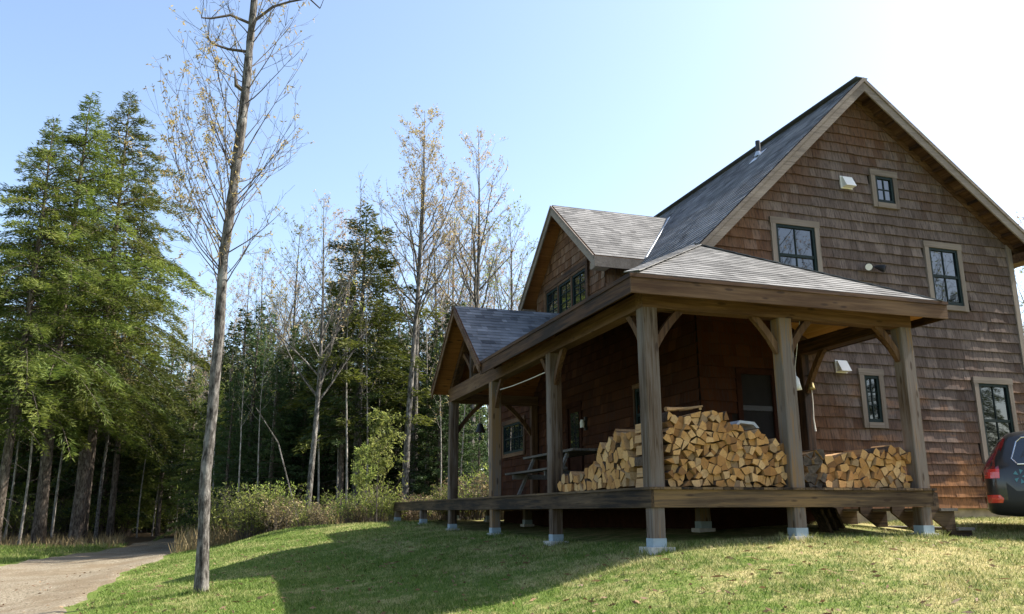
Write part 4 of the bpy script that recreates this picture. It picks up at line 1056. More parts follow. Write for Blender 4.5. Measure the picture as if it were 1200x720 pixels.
# ================================================================== VEGETATION
def blades(base, tip, wid, up=None, rnd=.5):
    """n slender leaf quads (kite shaped) from base to tip"""
    base = np.asarray(base); tip = np.asarray(tip); n = len(base); d = tip-base
    r = RNG.normal(size=(n, 3)); s = np.cross(d, r); s /= np.linalg.norm(s, axis=1)[:, None]+1e-9
    mid = base+d*.45; w = np.asarray(wid)[:, None] if np.ndim(wid) else wid
    V = np.empty((n, 4, 3)); V[:, 0] = base; V[:, 1] = mid+s*w; V[:, 2] = tip; V[:, 3] = mid-s*w
    return V
def conifer_mesh(name, H, h0, Rm, nb, mat, barkm, droop=.25, blade=(.22, .38), bw=.045, per=95, top=1.0, shape=.8, trunk_r=None, dead=14, ragged=.3, fluff=.08):
    trunk_r = trunk_r or H*.013
    tm = MB(); zz = np.linspace(-.4, H, 14); sway = RNG.normal(size=2)*H*.006
    pth = [(sway[0]*math.sin(z/H*3), sway[1]*math.sin(z/H*2.4), z) for z in zz]
    rad = [max(.012, trunk_r*(1-max(z, 0)/H)**.8*(1.25 if z <= 0 else 1)) for z in zz]
    tm.tube(pth, rad, 9)
    def tx(z): return np.array([np.interp(z, zz, [p[0] for p in pth]), np.interp(z, zz, [p[1] for p in pth]), z])
    B = []; Tt = []; Wd = []; tin = []
    for i in range(nb):
        f = (i+RNG.random())/nb; z = h0+(H-h0)*f**.92
        L = Rm*((1-f)**shape)*(1+ragged*RNG.normal())*(.55+.45*min(1, f*6+.35)); L = max(L, .35)
        if f > .93: L *= top
        az = i*2.39996+RNG.normal()*.3; el = .45*f+.02+(.12+fluff*.5)*RNG.normal()
        d = np.array([math.cos(az)*math.cos(el), math.sin(az)*math.cos(el), math.sin(el)])
        b0 = tx(z); ts = np.linspace(0, 1, 6)
        P = np.array([b0+d*L*t-np.array([0, 0, droop*L*t*t]) for t in ts]); tm.tube(P, [max(.006, trunk_r*.16*(1-t*.85)*min(1, L/2)) for t in ts], 3, cap=False)
        m_ = max(10, int(per*L/Rm*(.6+.4*L/Rm)))
        t = .10+.90*RNG.random(m_)**.75
        q = np.c_[[np.interp(t, ts, P[:, k]) for k in range(3)]].T
        side = np.cross(d, (0, 0, 1.)); side /= np.linalg.norm(side)+1e-9
        sg = np.where(RNG.random(m_) < .5, -1, 1); off_ = (RNG.random(m_)**.8)*L*.32*(1.05-t)+.05
        q = q+side*(sg*off_)[:, None]+d*(off_*.35)[:, None]; q[:, 2] -= off_*.22*(1+RNG.random(m_)); q[:, 2] += RNG.normal(size=m_)*fluff; q[:, :2] += RNG.normal(size=(m_, 2))*fluff*.5
        bl = blade[0]+(blade[1]-blade[0])*RNG.random(m_)
        dr = d[None]*(.5+.5*RNG.random(m_))[:, None]+side*(sg*(.3+.7*RNG.random(m_)))[:, None]+RNG.normal(size=(m_, 3))*.28; dr[:, 2] -= .55*RNG.random(m_)
        dr /= np.linalg.norm(dr, axis=1)[:, None]
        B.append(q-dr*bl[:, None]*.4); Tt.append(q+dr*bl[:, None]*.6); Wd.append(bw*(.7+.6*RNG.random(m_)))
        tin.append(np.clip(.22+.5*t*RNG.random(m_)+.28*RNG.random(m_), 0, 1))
    for i in range(dead):         # bare dead stubs below the crown
        z = h0*(.25+.75*RNG.random()); az = RNG.random()*6.28; L = .5+1.4*RNG.random(); b0 = tx(z)
        d = np.array([math.cos(az), math.sin(az), -.1+.2*RNG.normal()]); tm.tube([b0, b0+d*L*.5, b0+d*L+np.array([0, 0, -.12*L])], [.022, .014, .006], 3, cap=False)
    V = blades(np.concatenate(B), np.concatenate(Tt), np.concatenate(Wd))
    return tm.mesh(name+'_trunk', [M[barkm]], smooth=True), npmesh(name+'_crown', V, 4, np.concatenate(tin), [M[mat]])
def bare_mesh(name, H, h0, spread, nb, leaf, barkm, leafn=6, fork=None, r0=None, lsize=.07, leaf_lo=.0, asc=.9, twl=.35, sub=5):
    r0 = r0 or H*.0095; tm = MB(); zz = np.linspace(-.4, H, 16); ph = RNG.random(2)*6
    def ax(z): return np.array([.012*H*math.sin(z/H*4+ph[0])-.012*H*math.sin(ph[0]), .010*H*math.sin(z/H*3.3+ph[1])-.010*H*math.sin(ph[1]), z])
    tm.tube([ax(z) for z in zz], [max(.008, r0*(1-max(0, z)/H)**.85*(1.2 if z <= 0 else 1)) for z in zz], 8)
    LB = []; LT = []
    def twigs(P, L, lev, rr):
        for k in range(sub if lev < 2 else 3):
            t = .25+.75*RNG.random(); i = min(len(P)-2, int(t*(len(P)-1))); p = P[i]+(P[i+1]-P[i])*(t*(len(P)-1)-i)
            dd = P[-1]-P[0]; dd = dd/np.linalg.norm(dd)+RNG.normal(size=3)*.55+np.array([0, 0, .25]); dd /= np.linalg.norm(dd)
            l = L*twl*(.5+.8*RNG.random()); q = [p, p+dd*l*.5+RNG.normal(size=3)*l*.05, p+dd*l+np.array([0, 0, l*.08])]
            tm.tube(q, [rr*.5, rr*.38, rr*.22], 3, cap=False)
            if lev < 2: twigs(np.array(q), l*1.3, lev+1, max(rr*.55, .004))
            if leafn and (p[2]/H) > leaf_lo:
                for _ in range(RNG.poisson(leafn)):
                    c = p+(q[2]-p)*(.4+.65*RNG.random())+RNG.normal(size=3)*.04; LB.append(c); LT.append(c+RNG.normal(size=3)*lsize*.7)
    for i in range(nb):
        f = (i+RNG.random())/nb; z = h0+(H*.97-h0)*f
        L = spread*(1-f)**.6*(.6+.6*RNG.random())+.4; az = i*2.39996+RNG.normal()*.4; el = asc*(.75+.4*RNG.random())
        d = np.array([math.cos(az)*math.cos(el), math.sin(az)*math.cos(el), math.sin(el)]); b0 = ax(z)
        P = np.array([b0+d*L*t+np.array([0, 0, .18*L*t*t])+RNG.normal(size=3)*L*.02*(t > 0) for t in np.linspace(0, 1, 5)])
        rr = max(.008, r0*.30*(1-f)**.7*min(1.2, L/2.5)); tm.tube(P, [rr*(1-.7*t) for t in np.linspace(0, 1, 5)], 4, cap=False); twigs(P, L, 0, rr*.5)
    if fork:
        zf, an, Lf = fork
        b0 = ax(zf); d = np.array([math.cos(an)*.25, math.sin(an)*.25, 1]); P = np.array([b0+d*Lf*t for t in np.linspace(0, 1, 8)])
        tm.tube(P, [r0*.62*(1-.85*t) for t in np.linspace(0, 1, 8)], 6, cap=False)
        for i in range(nb//2):
            t0 = .3+.68*RNG.random(); p = b0+d*Lf*t0; L = spread*.7*(1.1-t0)+.3; az = RNG.random()*6.28; el = asc*(.8+.3*RNG.random())
            dd = np.array([math.cos(az)*math.cos(el), math.sin(az)*math.cos(el), math.sin(el)]); Q = np.array([p+dd*L*t+np.array([0, 0, .15*L*t*t]) for t in np.linspace(0, 1, 4)])
            tm.tube(Q, [r0*.16*(1-.7*t) for t in np.linspace(0, 1, 4)], 3, cap=False); twigs(Q, L, 0, r0*.09)
    tme = tm.mesh(name+'_trunk', [M[barkm]], smooth=True)
    if LB:
        V = blades(np.array(LB), np.array(LT), lsize*.32); return tme, npmesh(name+'_leaves', V, 4, RNG.random(len(V)), [M[leaf]])
    return tme, None
def put_tree(name, meshes, x, y, label, cat='tree', group=None, scale=1, rot=None, z=None, sz=None):
    z = h1(x, y) if z is None else z
    r_ = empty(name, (x, y, z), label, cat, group); r_.rotation_euler = (0, 0, random.uniform(0, 6.28) if rot is None else rot); s2 = sz or scale; r_.scale = (scale, scale, s2)
    for nm, me in zip(('trunk', 'crown'), meshes):
        if me is None: continue
        o = bpy.data.objects.new(nm, me); o.parent = r_; COL.objects.link(o)
    return r_
litter()
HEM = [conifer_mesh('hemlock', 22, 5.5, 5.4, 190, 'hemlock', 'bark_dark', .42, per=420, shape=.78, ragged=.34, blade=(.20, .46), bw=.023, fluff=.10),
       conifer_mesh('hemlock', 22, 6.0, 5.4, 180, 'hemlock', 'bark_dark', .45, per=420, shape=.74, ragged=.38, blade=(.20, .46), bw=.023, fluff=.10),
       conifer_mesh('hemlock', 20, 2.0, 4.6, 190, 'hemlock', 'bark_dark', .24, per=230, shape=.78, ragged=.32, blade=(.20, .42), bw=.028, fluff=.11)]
SPR = [conifer_mesh('spruce', 16, 2.0, 2.9, 150, 'spruce', 'bark_dark', .12, per=110, shape=.85, blade=(.2, .34), ragged=.22),
       conifer_mesh('spruce', 17, 5.0, 2.7, 140, 'spruce', 'bark_dark', .2, per=110, shape=.75, blade=(.2, .34), ragged=.35),
       conifer_mesh('spruce', 12, .6, 2.6, 150, 'spruce', 'bark_dark', .15, per=90, shape=.95, blade=(.18, .3), ragged=.2)]
PINE = conifer_mesh('pine', 15, 3.8, 2.5, 120, 'hemlock', 'bark_grey', .22, per=230, shape=.62, blade=(.18, .36), bw=.026, ragged=.4, fluff=.12)
MAP = [bare_mesh('maple', 17, 7.5, 3.0, 30, 'bud_y', 'bark_grey', .8, lsize=.08),
       bare_mesh('maple', 16, 7, 2.8, 30, 'bud_p', 'bark_grey', .5, lsize=.078)]
BAREM = [bare_mesh('bare', 14, 5, 2.8, 34, 'bud_p', 'bark_grey', .15, fork=(5.5, .4, 7), lsize=.085),
         bare_mesh('bare', 12, 4, 2.4, 34, 'bud_p', 'bark_pale', .3, lsize=.075),
         bare_mesh('bare', 11, 4.5, 2.6, 36, 'bud_g', 'bark_grey', .25, lsize=.078)]
POLE = [bare_mesh('thin', 10, 5.5, 1.0, 12, 'bud_y', 'bark_pale', .25, r0=.055, sub=3, lsize=.09), bare_mesh('thin', 9, 5.0, .9, 10, 'bud_g', 'bark_pale', .25, r0=.045, sub=3, lsize=.13)]

def at_px(name, meshes, u, depth, vtop, H, label, cat='tree', group=None, wide=1.0, rot=None):
    x, y, z = place(u, depth); s = height_for(x, y, z, vtop)/H
    return put_tree(name, meshes, x, y, label, cat, group, scale=s*wide, sz=s, rot=rot)
# left hemlocks
at_px('hemlock_tree', HEM[0], 44, 38, 112, 22, 'tall green hemlock nearest the frame edge left of the driveway, its straight trunk bare below', 'hemlock')
at_px('hemlock_tree', HEM[1], 94, 41, 108, 22, 'tall green hemlock with its crown leaning over the driveway, behind the broken stump', 'hemlock', wide=.85)
at_px('hemlock_tree', HEM[0], -8, 36, 140, 22, 'hemlock cut by the left edge of the picture', 'hemlock', rot=1.1, wide=.9)
at_px('hemlock_tree', HEM[1], 128, 43, 195, 22, 'shorter hemlock right of the big pair, sending long boughs out over the driveway', 'hemlock', wide=.66)
at_px('hemlock_tree', HEM[2], 66, 47, 230, 20, 'dense hemlock filling the gap behind the two tall left hemlocks', 'hemlock')
at_px('hemlock_tree', HEM[2], 10, 46, 250, 20, 'dense hemlock behind the leftmost trunk by the driveway', 'hemlock', rot=2)
# snag
x, y, z = place(88, 39.5); mb = MB(); Hs = height_for(x, y, z, 522)
mb.tube([(x, y, z-.3), (x, y, z+.15), (x+.02, y, z+Hs*.5), (x-.02, y, z+Hs*.93)], [.42, .33, .29, .25], 12)
for k in range(7):
    a = k*.9; mb.tube([(x+.13*math.cos(a), y+.13*math.sin(a), z+Hs*.9), (x+.13*math.cos(a), y+.13*math.sin(a), z+Hs*(.94+.06*random.random()))], [.08, .015], 5)
tag(mb.build('tree_stump', M['bark_dark'], loc=(x, y, z), smooth=False), 'thick broken off trunk standing beside the driveway under the hemlocks', 'dead trunk')
for i, (u, dp, vt) in enumerate(((112, 41, 380), (22, 37, 330), (60, 41, 330), (5, 40, 350))):
    at_px('bare_tree', POLE[0] if i else MAP[0], u, dp, vt, 10 if i else 17, ['slim leafing trunk right of the broken stump', 'pale leaning trunk at the left picture edge', 'thin trunk between the left hemlock and the broken stump', 'thin pale trunk in the brush at the far left'][i])
# middle and back wood
NAMES = {}
lab_dark = 'dark conifer standing deep in the shaded wood at the end of the driveway'
def row(specs, kinds, label, group, cat='tree', name='conifer_tree'):
    for (u, dp, vt, k) in specs:
        me, H = kinds[k]; at_px(name, me, u, dp, vt, H, label, cat, group)
KC = [(SPR[0], 16), (SPR[1], 17), (SPR[2], 12), (HEM[2], 20)]
rs = random.Random(3)
sp = []
for i in range(26): sp.append((130+i*5.6+rs.uniform(-5, 5), rs.uniform(44, 62), rs.uniform(395, 470), rs.choice([0, 1, 2, 3, 2])))
row(sp, KC, lab_dark, 'conifers deep in the wood behind the driveway', 'conifer')
sp = []
for i in range(42): sp.append((240+i*7.4+rs.uniform(-6, 6), rs.uniform(33, 47), rs.uniform(350, 450), rs.choice([0, 1, 2, 2, 3])))
row(sp, KC, 'dark conifer in the thick wood behind the lawn crest and the brush', 'conifers of the wood behind the lawn', 'conifer')
sp = []
for i in range(16): sp.append((-60+i*13+rs.uniform(-6, 6), rs.uniform(44, 58), rs.uniform(300, 420), rs.choice([0, 2, 3])))
row(sp, KC, 'conifer in the shaded wood behind the left hemlocks', 'conifers behind the left hemlocks', 'conifer')
sp = []
for i in range(20): sp.append((120+i*26+rs.uniform(-10, 10), rs.uniform(62, 80), rs.uniform(410, 470), rs.choice([0, 2, 3])))
row(sp, KC, 'far conifer closing the back of the wood', 'conifers at the back of the wood', 'conifer')
sp = [(u, rs.uniform(30.5, 34), vt, k) for u, vt, k in ((262, 440, 0), (287, 400, 2), (312, 415, 0), (333, 385, 0), (352, 420, 2), (378, 350, 0), (398, 330, 1), (436, 325, 0), (449, 360, 2), (468, 395, 0), (488, 370, 0), (512, 400, 2), (530, 390, 0), (300, 450, 2), (345, 455, 2), (425, 420, 2), (500, 440, 2))]
row(sp, KC, 'dark conifer along the front edge of the wood, among pale bare trunks', 'conifers at the front edge of the wood', 'conifer')
# individually recognisable trees
at_px('pine_tree', PINE, 417, 31, 244, 15, 'tall ragged conifer standing between the bare forked tree and the two leafing maples', 'conifer', wide=1.25)
at_px('spruce_tree', SPR[0], 463, 38, 345, 16, 'small pointed spruce between the twin maple trunks and the ragged conifer', 'spruce')
at_px('spruce_tree', SPR[2], 508, 34, 378, 12, 'small spruce just left of the entry gable', 'spruce')
at_px('spruce_tree', SPR[2], 560, 30, 455, 12, 'spruce seen through the porch posts behind the hanging bell', 'spruce')
at_px('spruce_tree', SPR[2], 598, 34, 430, 12, 'spruce hidden mostly behind the far end of the porch', 'spruce')
at_px('maple_tree', MAP[0], 474, 30, 160, 17, 'tall slim maple with orange young leaves, left one of the close pair', 'maple')
at_px('maple_tree', MAP[0], 485, 31.5, 135, 17, 'tall slim maple with orange young leaves, right and taller one of the close pair', 'maple', rot=2.2)
at_px('maple_tree', MAP[1], 549, 33, 150, 16, 'maple with pinkish young leaves rising behind the entry gable peak', 'maple')
at_px('bare_tree', BAREM[2], 592, 34, 255, 11, 'bare rounded tree right of the pink maple, just above the porch roof', 'bare tree')
at_px('bare_tree', BAREM[1], 520, 36, 262, 12, 'thin leafing tree between the close maple pair and the pink maple', 'bare tree')
at_px('bare_tree', BAREM[0], 358, 28, 232, 14, 'bare grey forked tree in front of the dark wood', 'bare tree', rot=0)
at_px('bare_tree', BAREM[1], 575, 38, 285, 12, 'thin bare tree partly behind the pink maple', 'bare tree')
at_px('bare_tree', BAREM[1], 210, 55, 345, 12, 'pinkish bare tree above the end of the driveway', 'bare tree')
at_px('bare_tree', BAREM[2], 185, 58, 375, 11, 'bare tree left of the pinkish one above the driveway end', 'bare tree')
at_px('bare_tree', BAREM[1], 232, 50, 395, 12, 'bare tree directly behind the tall foreground tree', 'bare tree')
at_px('maple_tree', MAP[0], 300, 40, 335, 17, 'orange leafing maple in the wood right of the foreground trunk', 'maple')
at_px('maple_tree', MAP[1], 268, 44, 320, 16, 'pinkish maple just right of the foreground trunk', 'maple')
for i, (u, dp, vt) in enumerate(((276, 29, 410), (300, 30, 395), (318, 34, 380), (405, 29, 330), (392, 31, 400), (440, 32, 370), (527, 29, 400), (575, 27, 455), (612, 28, 455), (625, 30, 450), (338, 36, 380), (255, 36, 430), (310, 31, 360), (372, 30, 350), (428, 30, 360), (497, 31, 330), (515, 29, 420), (538, 30, 380), (245, 33, 440), (220, 44, 420), (205, 46, 430), (178, 46, 440), (160, 44, 450))):
    at_px('thin_tree', POLE[i % 2], u, dp, vt, (10, 9)[i % 2], 'thin pale trunk at the front of the wood behind the brush', 'tree', 'thin trunks at the edge of the wood')
x, y, z = place(355, 27.5); x2, y2, z2 = place(290, 27)
mb = MB(); e = onp(300, 478, 1, y2)
mb.tube([place(352, 27), onp(326, 519, 1, y2), e], [.028, .022, .012], 5); tag(mb.build('leaning_pole', M['bark_grey'], loc=tuple(place(352, 27))), 'dead pale trunk leaning to the left against the wood', 'dead trunk')
for i, (u, dp, vt, k) in enumerate(((248, 48, 330, 1), (285, 45, 300, 0), (322, 44, 320, 1), (338, 40, 265, 2), (385, 42, 250, 1), (398, 38, 300, 2), (440, 44, 270, 1), (500, 42, 235, 0), (530, 44, 215, 1), (560, 40, 250, 2), (605, 42, 300, 1), (612, 38, 330, 2), (170, 58, 400, 1), (195, 52, 390, 2))):
    me, H = ((BAREM[0], 14), (BAREM[1], 12), (BAREM[2], 11))[k]
    at_px('bare_tree', me, u, dp, vt, H, 'grey bare tree rising among the conifers of the wood', 'bare tree', 'bare trees in the wood')
# trees to the right behind the house and behind the photographer
at_px('bare_tree', BAREM[2], 1215, 34, 285, 11, 'bare leafing tree at the right picture edge behind the house', 'bare tree')
at_px('bare_tree', BAREM[0], 1265, 38, 250, 14, 'bare tree behind the house beyond the right picture edge', 'bare tree')
for i, (x, y) in enumerate(((8, -26), (13, -24), (17, -25), (21, -21), (25, -22), (29, -19), (34, -18), (38, -14))):
    put_tree('bare_tree', BAREM[i % 3], x, y, 'bare tree across the yard mirrored in the gable windows', 'bare tree', 'trees across the yard', scale=1.45)
for i, (x, y) in enumerate(((6, -33), (11, -31), (15, -32), (19, -28), (23, -29), (27, -26), (31, -25), (35, -23), (40, -20), (44, -16), (48, -12))):
    put_tree('hemlock_tree', HEM[i % 3], x, y, 'hemlock across the yard mirrored in the gable windows', 'hemlock', 'hemlocks across the yard', scale=.62)

for i in range(14):
    me, H = ((BAREM[0], 14), (SPR[0], 16), (BAREM[1], 12), (SPR[2], 12), (HEM[2], 20))[i % 5]
    u_ = 1245+i*52; x, y, z = place(u_, 44+(i*7) % 15)
    put_tree('yard_tree', me, x, y, 'tree of the wood beyond the yard on the far side of the house', 'tree', 'trees beyond the far side of the house', scale=(.75, .7, .9, .8, .55)[i % 5])
# bushes and brush along the edge of the wood
def bush_mesh(name, H, W_, ns, mat, leafn, lsize):
    tm = MB(); LB = []; LT = []
    for i in range(ns):
        az = RNG.random()*6.28; r_ = W_*.25*RNG.random(); b0 = np.array([math.cos(az)*r_, math.sin(az)*r_, -.05]); l = H*(.4+.65*RNG.random())
        out = W_*.36*RNG.random(); e = np.array([b0[0]+math.cos(az)*out, b0[1]+math.sin(az)*out, l]); md = (b0+e)/2+np.array([0, 0, .1*l])+RNG.normal(size=3)*.05
        tm.tube([b0, md, e], [.012, .008, .004], 3, cap=False)
        for k in range(6):
            t = .3+.7*RNG.random(); p = b0*(1-t)**2+2*t*(1-t)*md+t*t*e; q = p+RNG.normal(size=3)*np.array([.16, .16, .10])*W_*.6+np.array([0, 0, .1])
            tm.tube([p, q], [.005, .002], 3, cap=False)
            for _ in range(leafn):
                c = p+(q-p)*(.2+.9*RNG.random())+RNG.normal(size=3)*.03; LB.append(c); LT.append(c+RNG.normal(size=3)*lsize*.7+np.array([0, 0, .2*lsize]))
    V = blades(np.array(LB), np.array(LT), lsize*.3)
    return tm.mesh(name+'_stems', [M['twig']]), npmesh(name+'_leaves', V, 4, RNG.random(len(V)), [M[mat]])
BUSH = [bush_mesh('bush', 2.2, 2.6, 80, 'bush', 5, .085), bush_mesh('bush', 1.8, 2.2, 60, 'bush', 3, .085), bush_mesh('bush', 1.6, 2.2, 80, 'straw', 2, .10)]
def put_bush(me, x, y, s, label, group=None, cat='bush', name='bush'):
    r_ = empty(name, (x, y, h1(x, y)), label, cat, group); r_.rotation_euler = (0, 0, random.uniform(0, 6.28)); r_.scale = (s, s, s)
    for nm, m_ in zip(('stems', 'foliage'), me):
        o = bpy.data.objects.new(nm, m_); o.parent = r_; COL.objects.link(o)
for i in range(30):
    u = 256+i*10.5+rs.uniform(-5, 5); dp = rs.uniform(25, 29.5); x, y, z = place(u, dp)
    k = rs.choice([0, 0, 0, 0, 1, 2]) if u < 350 else rs.choice([0, 0, 1, 1, 2])
    put_bush(BUSH[k], x, y, rs.uniform(.55, .95)*(.95 if u < 335 else .62), 'bush of green shoots in the brush along the foot of the wood' if k < 2 else 'dry brown bush in the brush along the foot of the wood', 'green bushes along the wood' if k < 2 else 'dry bushes along the wood')
for i, (u, dp, s) in enumerate(((112, 44, 1.0), (125, 45, 1.1), (70, 44, .9), (30, 42, .9), (10, 41, 1.0), (142, 46, 1.0), (-15, 40, 1.0), (55, 46, 1.1))):
    x, y, z = place(u, dp); put_bush(BUSH[i % 2], x, y, s, 'green bush in the verge under the left hemlocks', 'bushes under the left hemlocks')
for i, (u, dp, s) in enumerate(((560, 25, .8), (585, 24, .8), (605, 25, .8), (625, 27, .9), (545, 26, .8))):
    x, y, z = place(u, dp); put_bush(BUSH[(i+1) % 3], x, y, s, 'brush seen between the posts at the far end of the porch', 'brush beyond the porch')
# bright sapling
SAP = bare_mesh('sapling', 4.2, .5, 1.25, 26, 'bud_g', 'twig', 1.3, r0=.03, sub=4, lsize=.11, asc=1.05)
at_px('young_tree', SAP, 441, 24.5, 492, 4.2, 'bright yellow green sapling in the brush left of the deck end', 'sapling')
at_px('young_tree', SAP, 425, 25.5, 530, 4.2, 'smaller yellow green sapling just left of the bright one', 'sapling')
# weeds and dead stems
def weeds():
    n = 26000; u = RNG.random(n)*430+215; dp = 23+RNG.random(n)**1.2*9
    # sample in world along the edge of the wood
    a = np.arctan2((u-600)/F, 1)+YAW; x = CAM[0]+np.sin(a)*dp/np.cos(a-YAW); y = CAM[1]+np.cos(a)*dp/np.cos(a-YAW)
    k = ~on_drive(x, y) & (y > 16.8) & ~((x > 2) & (y < 13.5)) & (y > 20-0*x); x, y = x[k], y[k]; n = len(x)
    z = hh(x, y); hgt = .18+.75*RNG.random(n)**2.2; B = np.c_[x, y, z-.02]; d = RNG.normal(size=(n, 3))*.25; d[:, 2] = 1
    V = blades(B, B+d*hgt[:, None], .012)
    n2 = 3500; xs = CAM[0]+0; dp2 = 37+RNG.random(n2)*9; a2 = np.arctan2((-30+RNG.random(n2)*190-600)/F, 1)+YAW; x2 = CAM[0]+np.sin(a2)*dp2/np.cos(a2-YAW); y2 = CAM[1]+np.cos(a2)*dp2/np.cos(a2-YAW)
    k = ~on_drive(x2, y2); x2, y2 = x2[k], y2[k]; n2 = len(x2); B2 = np.c_[x2, y2, hh(x2, y2)-.02]; d2 = RNG.normal(size=(n2, 3))*.3; d2[:, 2] = 1
    V2 = blades(B2, B2+d2*(.1+.4*RNG.random(n2)**2)[:, None], .014)
    V = np.concatenate([V, V2])
    o = bpy.data.objects.new('undergrowth', npmesh('undergrowth', V, 4, RNG.random(len(V)), [M['straw']])); COL.objects.link(o)
    tag(o, 'dry weeds and stems along the foot of the wood', 'undergrowth', kind='stuff')
weeds()

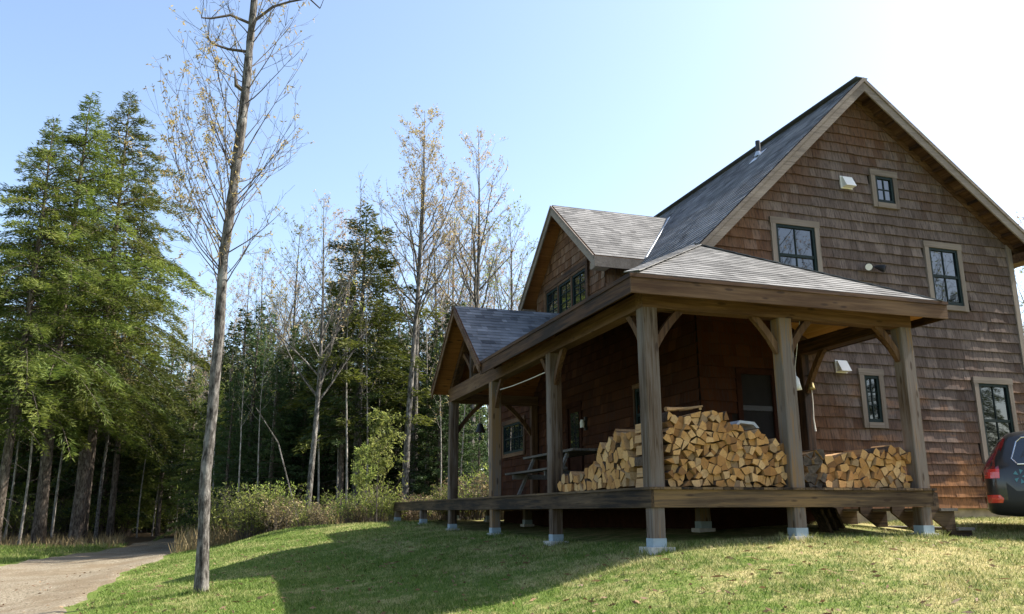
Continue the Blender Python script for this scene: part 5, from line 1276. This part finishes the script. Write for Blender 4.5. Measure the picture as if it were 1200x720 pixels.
# ---- foreground tree
def foreground_tree():
    y0 = 5.0; PX = [(236, 697), (236, 690), (238, 640), (240.5, 560), (245, 520), (249, 480), (252, 440), (256, 400), (259, 350), (262, 300), (266, 275), (270, 250), (276, 200), (283, 150), (288.5, 100), (292, 60), (295, 30), (298, 0), (301, -40), (306, -110), (310, -180)]
    WD = [12, 9.3, 7.0, 6.6, 6.5, 6.3, 6.1, 5.9, 5.7, 5.6, 5.5, 5.4, 5.4, 5.6, 5.0, 4.5, 4.2, 4.0, 3.5, 2.6, 1.2]
    P = [onp(u, v, 1, y0) for u, v in PX]; rad = []
    for p, w in zip(P, WD): rad.append(w*((p-CAM)@fw)/F)
    P[0] = P[1]-np.array([0, 0, .35])
    z0 = h1(P[1][0], y0)
    base = (P[1][0], y0, z0); root = empty('tall_tree', base, 'tall slender tree with grey bark and sparse yellow leaf buds standing alone on the lawn', 'tree')
    Pd = np.array(P); t_ = np.linspace(0, len(P)-1, 70); Q = np.c_[[np.interp(t_, range(len(P)), Pd[:, k]) for k in range(3)]].T
    Q[:, 1] += .05*np.sin(Q[:, 2]*.9); Rr = np.interp(t_, range(len(P)), rad)*(1+.05*RNG.normal(size=70))
    tm = MB(); tm.tube(Q, Rr, 14); tm.build('trunk', M['bark_grey'], root, smooth=True)
    top = Q[:, 2]
    def ax(z): return np.array([np.interp(z, top, Q[:, k]) for k in range(3)]), float(np.interp(z, top, Rr))
    br_ = MB(); LB = []; LT = []
    def zof(v): return onp(265, v, 1, y0)[2]
    def grow(p, d, L, r_, lev, leafy):
        n = 7; pts = [np.array(p, float)]; d = np.array(d, float)
        for i in range(n-1):
            d = d+np.array([0, 0, .07])+RNG.normal(size=3)*.06; d /= np.linalg.norm(d); pts.append(pts[-1]+d*L/(n-1))
        br_.tube(pts, [max(.0022, r_*(1-.8*i/(n-1))) for i in range(n)], 4 if lev == 0 else 3, cap=False)
        if lev < 2:
            for k in range(int(2+L*(2.8 if lev == 0 else 2.0))):
                t = .22+.78*RNG.random(); i = min(n-2, int(t*(n-1))); q = pts[i]+(pts[i+1]-pts[i])*(t*(n-1)-i)
                dd = (pts[i+1]-pts[i]); dd = dd/np.linalg.norm(dd)+RNG.normal(size=3)*.5; dd /= np.linalg.norm(dd)
                grow(q, dd, L*(.22+.25*RNG.random()), r_*.42, lev+1, leafy)
        if lev >= 1 and leafy:
            for k in range(RNG.poisson(leafy)):
                c = pts[-1]+(pts[int(RNG.integers(2, n))]-pts[-1])*RNG.random()+RNG.normal(size=3)*.012
                for _ in range(3): LB.append(c+RNG.normal(size=3)*.012); LT.append(LB[-1]+RNG.normal(size=3)*.036-np.array([0, 0, .012]))
    # (v on the trunk, side -1 left/+1 right, length, leafiness)
    for i in range(46):
        v = 330-300*RNG.random()**.9; s = -1 if RNG.random() < .55 else 1
        z = zof(v); p, r_ = ax(z); low = v > 150
        az = (math.pi if s < 0 else 0)+RNG.normal()*.75; el = .75+.3*RNG.random()
        d = (math.cos(az)*math.cos(el), math.sin(az)*math.cos(el), math.sin(el))
        grow(p+np.array(d)*r_*.6, d, (.7+1.05*RNG.random())*(1.2 if s < 0 and low else 1), .0085+.004*RNG.random(), 0, (1.5 if (s < 0 and low) else .55))
    for v, u2, v2 in ((300, 196, 170), (292, 215, 150), (310, 222, 180), (270, 212, 100), (330, 205, 235), (345, 230, 250), (250, 330, 160), (215, 345, 190), (300, 330, 240), (340, 300, 270), (120, 345, 70), (95, 225, 60)):
        z = zof(v); p, r_ = ax(z); e = onp(u2, v2, 1, y0+RNG.normal()*.5); d = e-p; L = np.linalg.norm(d); d = d/L-np.array([0, 0, .2]); d /= np.linalg.norm(d)
        grow(p, d, L, .012, 0, 1.6 if u2 < 260 else .6)
    for (v, pts) in ((22, [(270, 18), (247, 22), (236, 21)]), (20, [(320, 8), (340, 2), (362, -2), (375, 10)]), (56, [(268, 58), (250, 52), (243, 44)])):
        p, r_ = ax(zof(v)); L = [p]+[onp(a, b, 1, y0-.05*j) for j, (a, b) in enumerate(pts)]
        br_.tube(L, [.030*(1-.75*j/len(L)) for j in range(len(L))], 5, cap=False)
        for j in range(1, len(L)): grow(L[j], RNG.normal(size=3)*.6+np.array([0, 0, .7]), .5, .008, 1, .1)
    p, r_ = ax(zof(105)); br_.tube([p, p+np.array([-.16, -.05, .08]), p+np.array([-.2, -.05, .32])], [.05, .042, .012], 6)
    br_.build('branches', M['twig'], root)
    V = blades(np.array(LB), np.array(LT), .012)
    me = npmesh('leaf_buds', V-np.array(base), 4, RNG.random(len(V)), [M['bud_y']]); o = bpy.data.objects.new('leaf_buds', me); o.parent = root; COL.objects.link(o)
foreground_tree()

# ================================================================== SKY, SUN, RENDER
W = bpy.data.worlds.new('World'); SC.world = W; W.use_nodes = True; nt = W.node_tree
bg = nt.nodes.get('Background'); sky = nt.nodes.new('ShaderNodeTexSky'); sky.sky_type = 'NISHITA'; sky.sun_disc = False
sky.sun_elevation = R(SUN_EL); sky.sun_rotation = R(SUN_AZ); sky.air_density = 1.0; sky.dust_density = 2.0; sky.ozone_density = .55; sky.altitude = 200
nt.links.new(sky.outputs[0], bg.inputs[0]); bg.inputs[1].default_value = .118
sl = bpy.data.lights.new('sun', 'SUN'); sl.energy = 5.0; sl.angle = R(.53); sl.color = (1, .95, .86)
so = bpy.data.objects.new('sun', sl); COL.objects.link(so)
sd = Vector((math.sin(R(SUN_AZ))*math.cos(R(SUN_EL)), math.cos(R(SUN_AZ))*math.cos(R(SUN_EL)), math.sin(R(SUN_EL))))
so.rotation_euler = sd.to_track_quat('Z', 'Y').to_euler(); so.location = (20, 0, 30)
SC.view_settings.view_transform = 'Standard'; SC.view_settings.look = 'None'; SC.view_settings.gamma = 1; SC.view_settings.exposure = 1.52
SC.render.engine = 'CYCLES'; SC.cycles.max_bounces = 6; SC.cycles.diffuse_bounces = 3; SC.cycles.glossy_bounces = 3; SC.cycles.transmission_bounces = 3; SC.cycles.use_denoising = True
